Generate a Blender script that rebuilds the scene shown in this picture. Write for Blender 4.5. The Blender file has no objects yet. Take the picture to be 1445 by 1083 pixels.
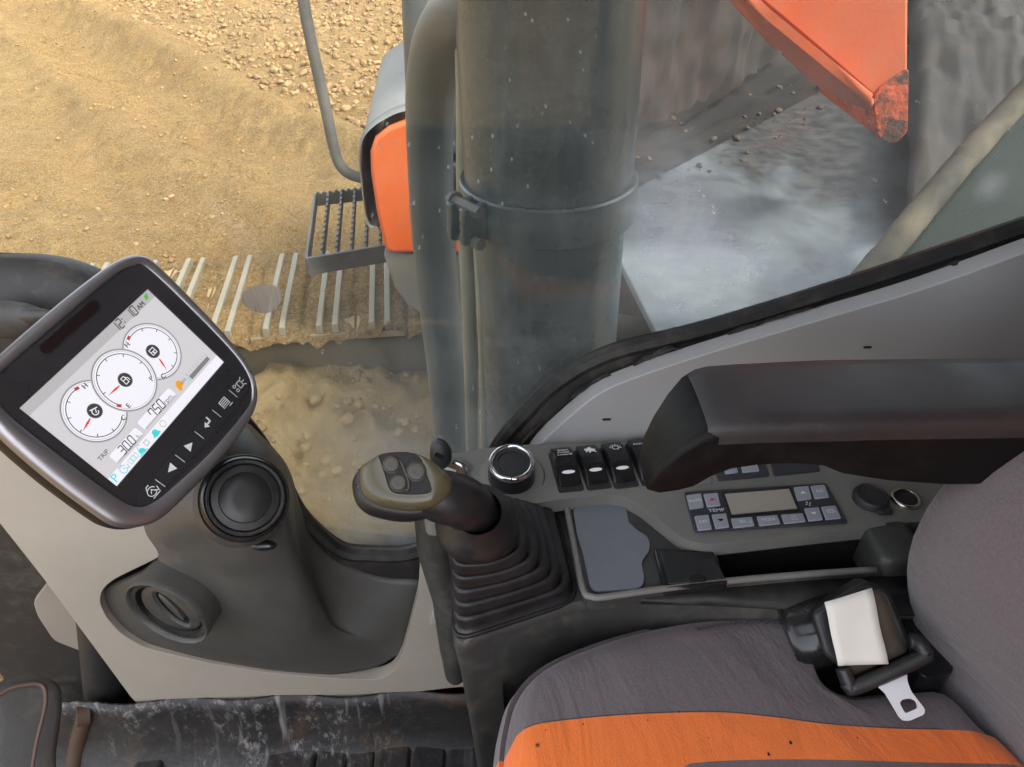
import bpy, bmesh, math, random
import numpy as np
from mathutils import Vector, Matrix
from mathutils.geometry import tessellate_polygon
random.seed(7); rng = np.random.default_rng(7)
sc = bpy.context.scene
col = sc.collection

# ------------------------------------------------------------------ camera
PHW, PHH, FPX = 1445.0, 1083.0, 1085.0
CAM = Vector((0, 0, 1.2))
yaw, pitch, roll = [math.radians(a) for a in (3, 36, .8)]
FW = Vector((math.sin(yaw)*math.cos(pitch), math.cos(yaw)*math.cos(pitch), -math.sin(pitch)))
r0 = Vector((math.cos(yaw), -math.sin(yaw), 0)); u0 = r0.cross(FW)
RT = r0*math.cos(roll) + u0*math.sin(roll)
UP = u0*math.cos(roll) - r0*math.sin(roll)
cd = bpy.data.cameras.new('camera'); cam = bpy.data.objects.new('camera', cd); col.objects.link(cam)
cd.sensor_fit = 'HORIZONTAL'; cd.sensor_width = 36; cd.lens = 36*FPX/PHW
cd.clip_start = .02; cd.clip_end = 3000
M = Matrix((RT, UP, -FW)).transposed().to_4x4(); M.translation = CAM
cam.matrix_world = M
sc.camera = cam
# ------------------------------------------------------------------ light
SUN_EL, SUN_AZ = 52, -35          # degrees; azimuth measured from +X towards +Y
w = bpy.data.worlds.new('World'); sc.world = w; w.use_nodes = True
nt = w.node_tree; bg = nt.nodes['Background']
sky = nt.nodes.new('ShaderNodeTexSky'); sky.sky_type = 'NISHITA'; sky.sun_disc = False
sky.sun_elevation = math.radians(SUN_EL); sky.sun_rotation = math.radians(90-SUN_AZ)
sky.air_density = 1.0; sky.dust_density = 3.0; sky.ozone_density = 1.0
hs = nt.nodes.new('ShaderNodeHueSaturation'); hs.inputs['Saturation'].default_value = .35     # thin bright haze over the whole sky
nt.links.new(sky.outputs[0], hs.inputs['Color']); nt.links.new(hs.outputs[0], bg.inputs[0]); bg.inputs[1].default_value = .15
ld = bpy.data.lights.new('sun', 'SUN'); ld.energy = 1.2; ld.angle = math.radians(10); ld.color = (1, .95, .86)
sun = bpy.data.objects.new('sun', ld); col.objects.link(sun)
el, az = math.radians(SUN_EL), math.radians(SUN_AZ)
sdir = Vector((math.cos(el)*math.cos(az), math.cos(el)*math.sin(az), math.sin(el)))
sun.rotation_euler = sdir.to_track_quat('Z', 'Y').to_euler()
vs = sc.view_settings
vs.view_transform = 'Standard'; vs.look = 'None'; vs.gamma = 1; vs.use_curve_mapping = False; vs.exposure = 2.3
sc.render.engine = 'CYCLES'; sc.cycles.use_denoising = True
sc.cycles.max_bounces = 10; sc.cycles.diffuse_bounces = 5; sc.cycles.transparent_max_bounces = 16
sc.cycles.sample_clamp_indirect = 6

# ------------------------------------------------------------------ helpers
def ray(px, py): return FW + RT*((px-PHW/2)/FPX) - UP*((py-PHH/2)/FPX)
def at(px, py, x=None, y=None, z=None, t=None):
    """the world point of a sight line on the plane x=, y= or z= (or at depth t)"""
    d = ray(px, py)
    if x is not None: t = (x-CAM.x)/d.x
    elif y is not None: t = (y-CAM.y)/d.y
    elif z is not None: t = (z-CAM.z)/d.z
    return CAM + d*t
def onplane(px, py, O, n):
    d = ray(px, py); return CAM + d*((O-CAM).dot(n)/d.dot(n))
V = Vector
EX, EY, EZ = V((1,0,0)), V((0,1,0)), V((0,0,1))

def cr(pts, k=6, closed=False):
    """Catmull-Rom through points"""
    pts = [V(p) for p in pts]; n = len(pts); out = []
    for i in range(n if closed else n-1):
        if closed: a, b, c, d = pts[i-1], pts[i], pts[(i+1) % n], pts[(i+2) % n]
        else: a, b, c, d = pts[max(i-1,0)], pts[i], pts[i+1], pts[min(i+2,n-1)]
        for j in range(k):
            s = j/k
            out.append(.5*((2*b)+(c-a)*s+(2*a-5*b+4*c-d)*s*s+(3*b-a-3*c+d)*s**3))
    if not closed: out.append(pts[-1])
    return out
def rrect(w, h, r, n=5):
    o = []
    for cx, cy, a0 in ((w/2-r, h/2-r, 0), (-w/2+r, h/2-r, 90), (-w/2+r, -h/2+r, 180), (w/2-r, -h/2+r, 270)):
        for i in range(n+1):
            a = math.radians(a0+90*i/n); o.append((cx+r*math.cos(a), cy+r*math.sin(a)))
    return o
def fillet(pts, r, n=5):
    """round the corners of a closed polygon"""
    pts = [V(p) for p in pts]; out = []; m = len(pts)
    for i in range(m):
        p, a, b = pts[i], pts[i-1], pts[(i+1) % m]
        ra = min(r, (a-p).length*.45, (b-p).length*.45)
        A, B = p+(a-p).normalized()*ra, p+(b-p).normalized()*ra
        for j in range(n+1):
            s = j/n; out.append(A*(1-s)**2+p*2*s*(1-s)+B*s*s)
    return out
def resample(pts, n):
    pts = [V(p) for p in pts]; pts.append(pts[0]); L = [0]
    for a, b in zip(pts, pts[1:]): L.append(L[-1]+(b-a).length)
    out = []; j = 0
    for i in range(n):
        s = L[-1]*i/n
        while L[j+1] < s: j += 1
        q = (s-L[j])/max(L[j+1]-L[j], 1e-9); out.append(pts[j].lerp(pts[j+1], q))
    return out
class Fr:
    """a local frame: o + a*x + b*y + c*z"""
    def __init__(s, o, x, y, z=None):
        s.o = V(o); s.x = V(x).normalized(); y = V(y); s.y = (y-s.x*y.dot(s.x)).normalized()
        s.z = s.x.cross(s.y) if z is None else V(z).normalized()
    def __call__(s, a, b, c=0): return s.o+s.x*a+s.y*b+s.z*c

_font = {}
def glyphs(t):
    if t not in _font:
        c = bpy.data.curves.new('t', 'FONT'); c.body = t; c.size = 1; c.align_x = 'CENTER'; c.align_y = 'CENTER'; c.resolution_u = 3
        o = bpy.data.objects.new('t', c); me = bpy.data.meshes.new_from_object(o)
        _font[t] = ([v.co.copy() for v in me.vertices], [tuple(p.vertices) for p in me.polygons])
        bpy.data.objects.remove(o); bpy.data.curves.remove(c); bpy.data.meshes.remove(me)
    return _font[t]

class MB:
    def __init__(s): s.v = []; s.f = []; s.m = []; s.k = 0
    def add(s, vs, fs, m=None):
        b = len(s.v); s.v += [V(p) for p in vs]
        for f in fs: s.f.append([b+i for i in f]); s.m.append(s.k if m is None else m)
        return s
    def box(s, o, x, y, z, m=None):
        """box from centre and three half-extent vectors"""
        o, x, y, z = V(o), V(x), V(y), V(z)
        vs = [o+x*i+y*j+z*k for i in (-1,1) for j in (-1,1) for k in (-1,1)]
        return s.add(vs, [(0,1,3,2),(4,6,7,5),(0,4,5,1),(2,3,7,6),(0,2,6,4),(1,5,7,3)], m)
    def abox(s, x0, x1, y0, y1, z0, z1, m=None):
        return s.box(((x0+x1)/2,(y0+y1)/2,(z0+z1)/2), EX*(x1-x0)/2, EY*(y1-y0)/2, EZ*(z1-z0)/2, m)
    def prism(s, pts, vec, holes=(), m=None, mside=None):
        loops = [[V(p) for p in pts]]+[[V(p) for p in h] for h in holes]; vec = V(vec)
        flat = [p for l in loops for p in l]; n = len(flat)
        if holes: tr = [tuple(t) for t in tessellate_polygon(loops)]
        else: tr = [tuple(t) for t in tessellate_polygon(loops)] if len(pts) > 4 else [tuple(range(n))]
        if not holes and len(pts) > 4 : tr = [tuple(range(n))] if s.convexish(loops[0]) else tr
        s.add(flat+[p+vec for p in flat], list(tr)+[tuple(i+n for i in t)[::-1] for t in tr], m)
        b = len(s.v)-2*n; o = 0
        for l in loops:
            k = len(l)
            for i in range(k):
                s.f.append([b+o+i, b+o+(i+1) % k, b+o+(i+1) % k+n, b+o+i+n]); s.m.append(s.k if mside is None and m is None else (m if mside is None else mside))
            o += k
        return s
    @staticmethod
    def convexish(l):
        n = len(l); nr = V((0,0,0))
        for i in range(n): nr += l[i].cross(l[(i+1) % n])
        return all((l[i]-l[i-1]).cross(l[(i+1) % n]-l[i]).dot(nr) >= -1e-12 for i in range(n))
    def flat(s, pts, m=None):
        tr = tessellate_polygon([[V(p) for p in pts]]); return s.add(pts, [tuple(t) for t in tr], m)
    def loft(s, rings, closed=True, cap0=True, cap1=True, m=None):
        n = len(rings[0]); b = [p for r in rings for p in r]; fs = []
        for i in range(len(rings)-1):
            for j in range(n if closed else n-1):
                fs.append((i*n+j, i*n+(j+1) % n, (i+1)*n+(j+1) % n, (i+1)*n+j))
        if cap0: fs.append(tuple(range(n))[::-1])
        if cap1: fs.append(tuple((len(rings)-1)*n+j for j in range(n)))
        return s.add(b, fs, m)
    def grid(s, P, m=None):
        return s.loft(P, False, False, False, m)
    def tube(s, path, r, n=12, caps=True, m=None, closed=False):
        path = [V(p) for p in path]; k = len(path); rs = r if isinstance(r, (list, tuple)) else [r]*k
        rings = []; ref = None
        for i, p in enumerate(path):
            if closed: d = path[(i+1) % k]-path[i-1]
            else: d = path[min(i+1,k-1)]-path[max(i-1,0)]
            d.normalize()
            if ref is None: ref = d.orthogonal().normalized()
            ref = (ref-d*ref.dot(d)).normalized(); q = d.cross(ref)
            rings.append([p+(ref*math.cos(a)+q*math.sin(a))*rs[i] for a in [2*math.pi*j/n for j in range(n)]])
        if closed: rings.append(rings[0]); caps = False
        return s.loft(rings, True, caps, caps, m)
    def lathe(s, o, ax, prof, n=32, m=None, cap0=False, cap1=False):
        o, ax = V(o), V(ax).normalized(); x = ax.orthogonal().normalized(); y = ax.cross(x)
        rings = [[o+ax*h+(x*math.cos(2*math.pi*j/n)+y*math.sin(2*math.pi*j/n))*max(r,1e-5) for j in range(n)] for r, h in prof]
        return s.loft(rings, True, cap0, cap1, m)
    def disc(s, o, ax, r, n=28, m=None, rin=0):
        o, ax = V(o), V(ax).normalized(); x = ax.orthogonal().normalized(); y = ax.cross(x)
        c = [o+(x*math.cos(2*math.pi*j/n)+y*math.sin(2*math.pi*j/n))*r for j in range(n)]
        if rin:
            c2 = [o+(p-o)*(rin/r) for p in c]; return s.loft([c, c2], True, False, False, m)
        return s.add(c, [tuple(range(n))], m)
    def ico(s, o, r, sub=2, m=None, sx=(1,1,1), jit=0):
        b = bmesh.new(); bmesh.ops.create_icosphere(b, subdivisions=sub, radius=1)
        vs = [V(o)+V((v.co.x*r*sx[0]*(1+random.uniform(-jit,jit)), v.co.y*r*sx[1]*(1+random.uniform(-jit,jit)), v.co.z*r*sx[2]*(1+random.uniform(-jit,jit)))) for v in b.verts]
        fs = [tuple(v.index for v in f.verts) for f in b.faces]; b.free(); return s.add(vs, fs, m)
    def text(s, t, fr, size, m=None, a=0, b=0, c=.0004, asp=1):
        vs, fs = glyphs(t); return s.add([fr(a+v.x*size*asp, b+v.y*size, c) for v in vs], fs, m)
    def stroke(s, pts, wd, m=None):
        """flat polyline band; pts already in 3-D, width measured across in their plane via frame tuple (fr, pts2d)"""
        fr, p2, c = pts
        for (ax, ay), (bx, by) in zip(p2, p2[1:]):
            dx, dy = bx-ax, by-ay; L = math.hypot(dx, dy) or 1; nx, ny = -dy/L*wd/2, dx/L*wd/2; ex, ey = dx/L*wd*.3, dy/L*wd*.3
            s.add([fr(ax-ex+nx, ay-ey+ny, c), fr(ax-ex-nx, ay-ey-ny, c), fr(bx+ex-nx, by+ey-ny, c), fr(bx+ex+nx, by+ey+ny, c)], [(0,1,2,3)], m)
        return s
    def build(s, name, mats, parent=None, bevel=0, seg=2, ang=35, sub=0, solid=0, off=None, recalc=True):
        me = bpy.data.meshes.new(name)
        o0 = off if off is not None else (root_loc(parent) if parent is not None else V((0,0,0)))
        me.from_pydata([p-o0 for p in s.v], [], s.f)
        mats = mats if isinstance(mats, (list, tuple)) else [mats]
        for m in mats: me.materials.append(m)
        for p, mi in zip(me.polygons, s.m): p.material_index = min(mi, len(mats)-1)
        if recalc:
            b = bmesh.new(); b.from_mesh(me); bmesh.ops.recalc_face_normals(b, faces=b.faces); b.to_mesh(me); b.free()
        me.polygons.foreach_set('use_smooth', [True]*len(me.polygons))
        me.set_sharp_from_angle(angle=math.radians(ang))
        ob = bpy.data.objects.new(name, me); col.objects.link(ob)
        if parent is not None: ob.parent = parent
        elif off is not None: ob.location = off
        if solid:
            md = ob.modifiers.new('solid', 'SOLIDIFY'); md.thickness = solid; md.offset = -1
        if bevel:
            md = ob.modifiers.new('bevel', 'BEVEL'); md.width = bevel; md.segments = seg; md.limit_method = 'ANGLE'; md.angle_limit = math.radians(40)
            md.harden_normals = False
        if sub:
            md = ob.modifiers.new('sub', 'SUBSURF'); md.levels = sub; md.render_levels = sub
        return ob
def root_loc(o):
    while o.parent is not None: o = o.parent
    return o.location.copy()
def thing(name, label, cat, loc, group=None):
    o = bpy.data.objects.new(name, None); col.objects.link(o); o.location = loc; o.empty_display_size = .05
    return tag(o, label, cat, group)
def tag(o, label, cat, group=None):
    o['label'] = label; o['category'] = cat
    if group: o['group'] = group
    return o
def structure(o): o['kind'] = 'structure'; return o

# ------------------------------------------------------------------ materials
def lin(c):
    if isinstance(c, str): c = [int(c[i:i+2], 16)/255 for i in (0,2,4)]
    return tuple(x/12.92 if x <= .04045 else ((x+.055)/1.055)**2.4 for x in c)+(1,)
def alb(*c): return tuple(c)+(1,)
class NT:
    def __init__(s, name):
        s.mat = bpy.data.materials.new(name); s.mat.use_nodes = True; s.t = s.mat.node_tree; s.b = s.t.nodes['Principled BSDF']; s.out = s.t.nodes['Material Output']
    def n(s, ty, **kw):
        nd = s.t.nodes.new('ShaderNode'+ty)
        for k, v in kw.items():
            if k.startswith('i_'):
                key = k[2:]; key = int(key) if key.isdigit() else key.replace('_', ' '); nd.inputs[key].default_value = v
            else: setattr(nd, k, v)
        return nd
    def l(s, a, b): s.t.links.new(a, b)
    def coord(s, scale=(1,1,1), pos=True, rot=(0,0,0)):
        src = s.n('NewGeometry').outputs['Position'] if pos else s.n('TexCoord').outputs['Object']
        mp = s.n('Mapping'); mp.inputs['Scale'].default_value = scale; mp.inputs['Rotation'].default_value = rot; s.l(src, mp.inputs[0]); return mp.outputs[0]
    def noise(s, sc_, det=4, rough=.55, scale=(1,1,1), pos=True, dist=0, rot=(0,0,0)):
        nd = s.n('TexNoise'); nd.inputs['Scale'].default_value = sc_; nd.inputs['Detail'].default_value = det; nd.inputs['Roughness'].default_value = rough; nd.inputs['Distortion'].default_value = dist
        s.l(s.coord(scale, pos, rot), nd.inputs['Vector']); return nd.outputs['Fac']
    def ramp(s, x, a, b, lo=0., hi=1.):
        nd = s.n('MapRange'); nd.inputs[1].default_value = a; nd.inputs[2].default_value = b; nd.inputs[3].default_value = lo; nd.inputs[4].default_value = hi; s.l(x, nd.inputs[0]); return nd.outputs[0]
    def math(s, op, a, b):
        nd = s.n('Math', operation=op)
        for i, x in enumerate((a, b)):
            if isinstance(x, (int, float)): nd.inputs[i].default_value = x
            else: s.l(x, nd.inputs[i])
        return nd.outputs[0]
    def mix(s, f, a, b):
        nd = s.n('Mix', data_type='RGBA')
        if isinstance(f, (int, float)): nd.inputs[0].default_value = f
        else: s.l(f, nd.inputs[0])
        for i, x in ((6, a), (7, b)):
            if isinstance(x, tuple): nd.inputs[i].default_value = x
            else: s.l(x, nd.inputs[i])
        return nd.outputs[2]
    def bump(s, h, st, dist=.002, prev=None):
        nd = s.n('Bump'); nd.inputs['Strength'].default_value = st; nd.inputs['Distance'].default_value = dist; s.l(h, nd.inputs['Height'])
        if prev is not None: s.l(prev, nd.inputs['Normal'])
        return nd.outputs[0]
def plastic(name, c, rough=.5, var=.12, grain=900, gst=.15, dust=0., dustc=alb(.42,.36,.28), spec=.5, dscale=9, wear=0.):
    k = NT(name); n1 = k.noise(6, 5); base = k.mix(k.ramp(n1, .3, .7), tuple(x*(1-var) for x in c[:3])+(1,), tuple(min(1, x*(1+var)) for x in c[:3])+(1,))
    r = k.ramp(k.noise(17, 4), .3, .7, rough-.07, rough+.09)
    if dust:
        n2 = k.ramp(k.math('MULTIPLY', k.noise(dscale, 6, .65), k.ramp(k.noise(60, 5, .7), .2, .8, .5, 1.3)), .42, .72, 0, dust); base = k.mix(n2, base, dustc)
        r = k.math('ADD', r, k.math('MULTIPLY', n2, .5))
    if wear:
        n3 = k.ramp(k.noise(160, 3, .7, (1,1,.25)), .66, .74, 0, wear); base = k.mix(n3, base, alb(.4,.38,.35))
    k.l(base, k.b.inputs['Base Color']); k.l(r, k.b.inputs['Roughness'])
    k.b.inputs['Specular IOR Level'].default_value = spec
    if gst: k.l(k.bump(k.noise(grain, 2), gst, .0006), k.b.inputs['Normal'])
    return k.mat
def simple(name, c, rough=.5, metal=0., emit=0., spec=.5):
    k = NT(name); k.b.inputs['Roughness'].default_value = rough; k.b.inputs['Metallic'].default_value = metal; k.b.inputs['Specular IOR Level'].default_value = spec
    n1 = k.noise(40, 3); k.l(k.mix(k.ramp(n1, .3, .7), tuple(x*.95 for x in c[:3])+(1,), c), k.b.inputs['Base Color'])
    if emit: k.b.inputs['Emission Color'].default_value = c; k.b.inputs['Emission Strength'].default_value = emit
    return k.mat
def screenmat(name, c, e=1.0):
    k = NT(name); k.b.inputs['Base Color'].default_value = tuple(x*.1 for x in c[:3])+(1,); k.b.inputs['Roughness'].default_value = .35; k.b.inputs['Specular IOR Level'].default_value = .2
    k.b.inputs['Emission Color'].default_value = c; k.b.inputs['Emission Strength'].default_value = e*.19; return k.mat
def painted(name, c, rough=.4, dust=.5, rust=.1, dustc=alb(.36,.27,.17), dscale=3, streak=0., rustc=alb(.10,.045,.02)):
    k = NT(name); base = k.mix(k.ramp(k.noise(3, 5), .3, .7), tuple(x*.8 for x in c[:3])+(1,), c)
    d = k.ramp(k.math('ADD', k.noise(dscale, 7, .62), k.math('MULTIPLY', k.noise(45, 5, .7), .3)), .5, .85, 0, dust); base = k.mix(d, base, dustc)
    if streak: base = k.mix(k.ramp(k.noise(30, 4, .6, (1,1,.06)), .5, .75, 0, streak), base, dustc)
    if rust: base = k.mix(k.ramp(k.noise(11, 7, .72), .60, .68, 0, rust), base, rustc)
    base = k.mix(k.ramp(k.noise(38, 4, .75), .69, .72, 0, .6), base, dustc)
    k.l(base, k.b.inputs['Base Color']); k.l(k.ramp(d, 0, 1, rough, .9), k.b.inputs['Roughness'])
    k.l(k.bump(k.noise(60, 5, .7), .25, .003), k.b.inputs['Normal']); return k.mat

M_panel = plastic('pale_grey_plastic', alb(.33,.295,.245), .5, .05, 700, .12, .10, alb(.5,.45,.38))
M_mould = plastic('dark_grey_plastic', alb(.062,.059,.053), .46, .06, 800, .2, .07, alb(.3,.27,.22))
M_trim = plastic('mid_grey_plastic', alb(.36,.355,.35), .5, .05, 800, .14, .08)
M_console = plastic('console_grey_plastic', alb(.165,.16,.145), .38, .07, 900, .2, .12, wear=.16)
M_body = plastic('charcoal_plastic', alb(.040,.039,.036), .45, .1, 900, .2, .14)
M_black = plastic('black_plastic', alb(.014,.014,.015), .36, .1, 900, .1, .05)
M_gloss = plastic('gloss_black_plastic', alb(.010,.010,.011), .16, .1, 900, .02, .04)
M_matte = plastic('matte_black_plastic', alb(.012,.012,.013), .6, .1, 900, .1, .04)
M_rubber = plastic('black_rubber', alb(.018,.018,.018), .55, .15, 400, .2, .16)
M_boot = plastic('boot_rubber', alb(.0105,.0105,.0115), .42, .15, 300, .15, .10, alb(.16,.15,.15))
M_arm = plastic('armrest_vinyl', alb(.030,.0255,.0255), .46, .08, 1200, .35, .10, alb(.16,.13,.13))
M_armside = plastic('armrest_shell', alb(.005,.0047,.0047), .5, .1, 1100, .3, .03, spec=.2)
M_olive = plastic('olive_grip_plastic', alb(.088,.076,.043), .27, .06, 900, .05, .04)
M_pad = plastic('slate_rubber_mat', alb(.14,.15,.17), .5, .05, 600, .1, .06)
M_chrome = simple('chrome', alb(.75,.75,.76), .12, 1.0)
M_steel = plastic('bright_steel', alb(.72,.72,.73), .35, .1, 400, .1, .1)
M_rim = plastic('satin_silver_rim', alb(.30,.285,.30), .36, .04, 900, .05, .03); M_rim.node_tree.nodes['Principled BSDF'].inputs['Metallic'].default_value = .85
M_bezel = plastic('monitor_bezel_plastic', alb(.022,.021,.024), .3, .05, 900, .06, .02)
M_white = simple('white_print', alb(.75,.75,.75), .5)
M_red = simple('red_print', alb(.7,.03,.06), .5)
M_btn = plastic('climate_button_plastic', alb(.30,.31,.35), .45, .05, 800, .06, .04)
M_lcd = plastic('lcd_glass', alb(.36,.325,.27), .2, .04, 800, .0, .02)
M_navy = plastic('climate_panel_plastic', alb(.032,.034,.042), .4, .06, 900, .1, .05)
M_paper = plastic('paper', alb(.72,.68,.60), .8, .03, 300, .1, .10, alb(.6,.52,.35))
M_web = plastic('brown_webbing', alb(.075,.055,.037), .8, .15, 500, .4, .1)
M_paintblk = painted('dusty_black_paint', alb(.022,.027,.027), .3, .25, .0, alb(.13,.13,.12))
M_cyl = painted('black_cylinder_paint', alb(.045,.058,.058), .2, .3, 0, alb(.19,.195,.18), 2, .3)
M_hose = painted('black_hose_rubber', alb(.085,.095,.092), .35, .3, 0, alb(.16,.165,.155), 3)
M_orange = painted('orange_paint', alb(.56,.085,.02), .42, .40, .6, alb(.36,.17,.09), 3, .35)
M_orange2 = painted('orange_box_paint', alb(.68,.105,.016), .38, .22, .1, alb(.50,.30,.16), 4)
M_grip = painted('grey_antislip_paint', alb(.16,.16,.155), .6, .4, 0, alb(.30,.27,.22))
M_steelgrey = painted('grey_steel_paint', alb(.085,.083,.08), .5, .5, .1, alb(.28,.24,.18))
M_shoe = painted('worn_track_steel', alb(.20,.155,.09), .55, .9, 0, alb(.29,.20,.095), 9)
M_bar = painted('pale_dusty_steel', alb(.24,.215,.165), .5, .7, 0, alb(.31,.23,.13), 12)
M_pipe = painted('pale_dusty_pipe', alb(.26,.225,.15), .7, .6, 0, alb(.36,.31,.21), 6)
M_frame = painted('dark_muddy_steel', alb(.09,.08,.068), .7, .8, 0, alb(.16,.125,.075), 5)
M_deck = painted('deck_plate_paint', alb(.035,.042,.048), .16, .5, .15, alb(.10,.105,.105), 1.6, .25)
M_house = painted('muddy_housing_paint', alb(.009,.006,.004), .85, .8, .2, alb(.040,.022,.014), 4, .6)
M_green = painted('dark_green_cover', alb(.006,.012,.009), .8, .5, 0, alb(.016,.022,.016), 3)
M_dustpipe = painted('dust_covered_pipe', alb(.10,.085,.055), .8, .6, 0, alb(.16,.137,.092), 6)
M_seal = plastic('seal_rubber', alb(.010,.010,.010), .5, .1, 400, .15, .10)
M_wall = plastic('inner_black_paint', alb(.020,.018,.017), .55, .1, 400, .1, .15)
# ------------------------------------------------------------------ ground and outdoor setting
GZ = -1.25
def vnoise(x, y, s, seed):
    x = x*s; y = y*s; xi = np.floor(x).astype(np.int64); yi = np.floor(y).astype(np.int64); fx = x-xi; fy = y-yi
    fx = fx*fx*(3-2*fx); fy = fy*fy*(3-2*fy)
    def h(a, b):
        n = (a*374761393+b*668265263+seed*1442695041) & 0x7fffffff; n = ((n ^ (n >> 13))*1274126177) & 0x7fffffff
        return ((n ^ (n >> 16)) & 0xffff)/65535.0
    return (h(xi,yi)*(1-fx)+h(xi+1,yi)*fx)*(1-fy)+(h(xi,yi+1)*(1-fx)+h(xi+1,yi+1)*fx)*fy-.5
RA, RB = at(95, 5, z=GZ), at(455, 195, z=GZ)          # the low ridge a track left
rd = (RB-RA).normalized(); rn = V((-rd.y, rd.x, 0))
def rside(x, y):    # signed distance from the ridge line; positive is the rubble side
    s = (x-RA.x)*rn.x+(y-RA.y)*rn.y
    return s if rn.y > 0 else -s
def gheight(x, y):
    x = np.asarray(x, float); y = np.asarray(y, float)
    z = .10*vnoise(x,y,.45,1)+.08*vnoise(x,y,1.1,2)+.06*vnoise(x,y,2.7,3)+.045*np.abs(vnoise(x,y,5.1,4))+.030*vnoise(x,y,9,5)+.018*vnoise(x+y*.4,y,17,6)
    d = rside(x, y)+.25*vnoise(x,y,.6,9)
    z = z+.20*np.exp(-(d/.26)**2)-.09*np.exp(-((d+.65)/.30)**2)+.10*np.exp(-((d+1.35)/.22)**2)-.05*np.exp(-((d+1.9)/.3)**2)
    rub = np.clip((d-.3)/.8, 0, 1)
    z = z+rub*(.12*np.abs(vnoise(x,y,3.3,11))+.08*np.abs(vnoise(x,y,8,12))+.10)
    # shallow scraped ruts that run off to the far left
    u = (x*.92+y*.38); v = (-x*.38+y*.92); z = z-.04*np.clip(np.sin(v*4.2+vnoise(x,y,.8,20)*3), .3, 1)*(1-rub)
    # two bands of crawler prints pressed into the soft earth
    for (ax_, ay_), (bx_, by_), wd in (((-6.5,12.5),(-1.2,5.2),.32),((-8.5,9.0),(-2.2,4.0),.32),((-9.5,5.2),(-1.6,3.4),.28)):
        L_ = math.hypot(bx_-ax_, by_-ay_); tx, ty = (bx_-ax_)/L_, (by_-ay_)/L_; q_ = (x-ax_)*tx+(y-ay_)*ty; p_ = -(x-ax_)*ty+(y-ay_)*tx+.15*vnoise(x,y,.8,33)
        m_ = np.exp(-(p_/wd)**4)*np.clip(.75+1.6*vnoise(x,y,.7,34), 0, 1)*((q_ > 0) & (q_ < L_)); z = z-.045*m_+.042*m_*np.clip(np.sin(q_*2*np.pi/.2+2*vnoise(x,y,2,35))*1.6, -1, 1)
    # crusty lumps
    lum = np.clip(vnoise(x,y,.5,36)*2+.45, 0, 1); z = z+lum*(.055*np.clip(vnoise(x,y,9,37)*2.2-.2, 0, 1)+.035*np.clip(vnoise(x,y,18,38)*2.4-.25, 0, 1))+.016*vnoise(x,y,14,39)
    edge = np.clip((np.hypot(x+3, y-6)-26)/40, 0, 1)
    return GZ+z*(1-edge)
def axis(lo, hi, st, far, ext):
    a = list(np.arange(lo, hi, st)); s = st; p = lo; l = []
    while p > -far: s *= 1.35; p -= s; l.append(p)
    r = []; s = st; p = hi
    while p < far: s *= 1.35; p += s; r.append(p)
    return np.array(l[::-1]+a+r)
gx = axis(-13, 1.2, .032, 900, 1); gy = axis(1.2, 17, .036, 900, 1)
X, Y = np.meshgrid(gx, gy); Z = gheight(X, Y)
nx, ny = len(gx), len(gy)
me = bpy.data.meshes.new('ground'); me.vertices.add(nx*ny); me.vertices.foreach_set('co', np.stack([X, Y, Z], -1).astype(np.float32).ravel())
ii = (np.arange(ny-1)[:, None]*nx+np.arange(nx-1)[None, :]).ravel(); q = np.stack([ii, ii+1, ii+nx+1, ii+nx], -1)
me.loops.add(q.size); me.loops.foreach_set('vertex_index', q.ravel().astype(np.int32)); me.polygons.add(len(q))
me.polygons.foreach_set('loop_start', (np.arange(len(q))*4).astype(np.int32)); me.update(calc_edges=True)
me.polygons.foreach_set('use_smooth', [True]*len(q))
k = NT('dry_earth')
n1 = k.ramp(k.noise(.55, 5, .6), .32, .68); n2 = k.ramp(k.noise(4.5, 8, .68), .40, .62); n3 = k.ramp(k.noise(38, 6, .7), .42, .60)
c = k.mix(n1, alb(.390,.207,.064), alb(.47,.285,.108)); c = k.mix(k.math('MULTIPLY', n2, .5), c, alb(.165,.092,.038)); c = k.mix(k.math('MULTIPLY', n3, .55), c, alb(.53,.385,.20)); c = k.mix(k.ramp(k.noise(70, 4, .7), .54, .63, 0, .55), c, alb(.09,.05,.024)); c = k.mix(k.ramp(k.noise(95, 3, .6), .56, .64, 0, .75), c, alb(.60,.47,.30))
c = k.mix(k.ramp(k.noise(1.3, 6, .65), .66, .74, 0, .5), c, alb(.17,.14,.11))
k.l(c, k.b.inputs['Base Color']); k.b.inputs['Roughness'].default_value = .95; k.b.inputs['Specular IOR Level'].default_value = .15
bp = k.bump(k.noise(20, 8, .78), 1.0, .13); bp = k.bump(k.noise(120, 5, .7), .6, .01, bp); k.l(bp, k.b.inputs['Normal'])
M_earth = k.mat
k2 = NT('pale_spilled_earth'); c_ = k2.mix(k2.ramp(k2.noise(5, 7, .68), .3, .7), alb(.37,.24,.105), alb(.56,.42,.235)); c_ = k2.mix(k2.ramp(k2.noise(2.2, 5), .5, .7, 0, .7), c_, alb(.14,.095,.052)); k2.l(c_, k2.b.inputs['Base Color']); k2.b.inputs['Roughness'].default_value = .95; k2.b.inputs['Specular IOR Level'].default_value = .15; k2.l(k2.bump(k2.noise(30, 7, .75), 1.0, .03), k2.b.inputs['Normal']); M_pale = k2.mat
me.materials.append(M_earth)
ground = bpy.data.objects.new('ground', me); col.objects.link(ground); structure(ground)

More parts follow.
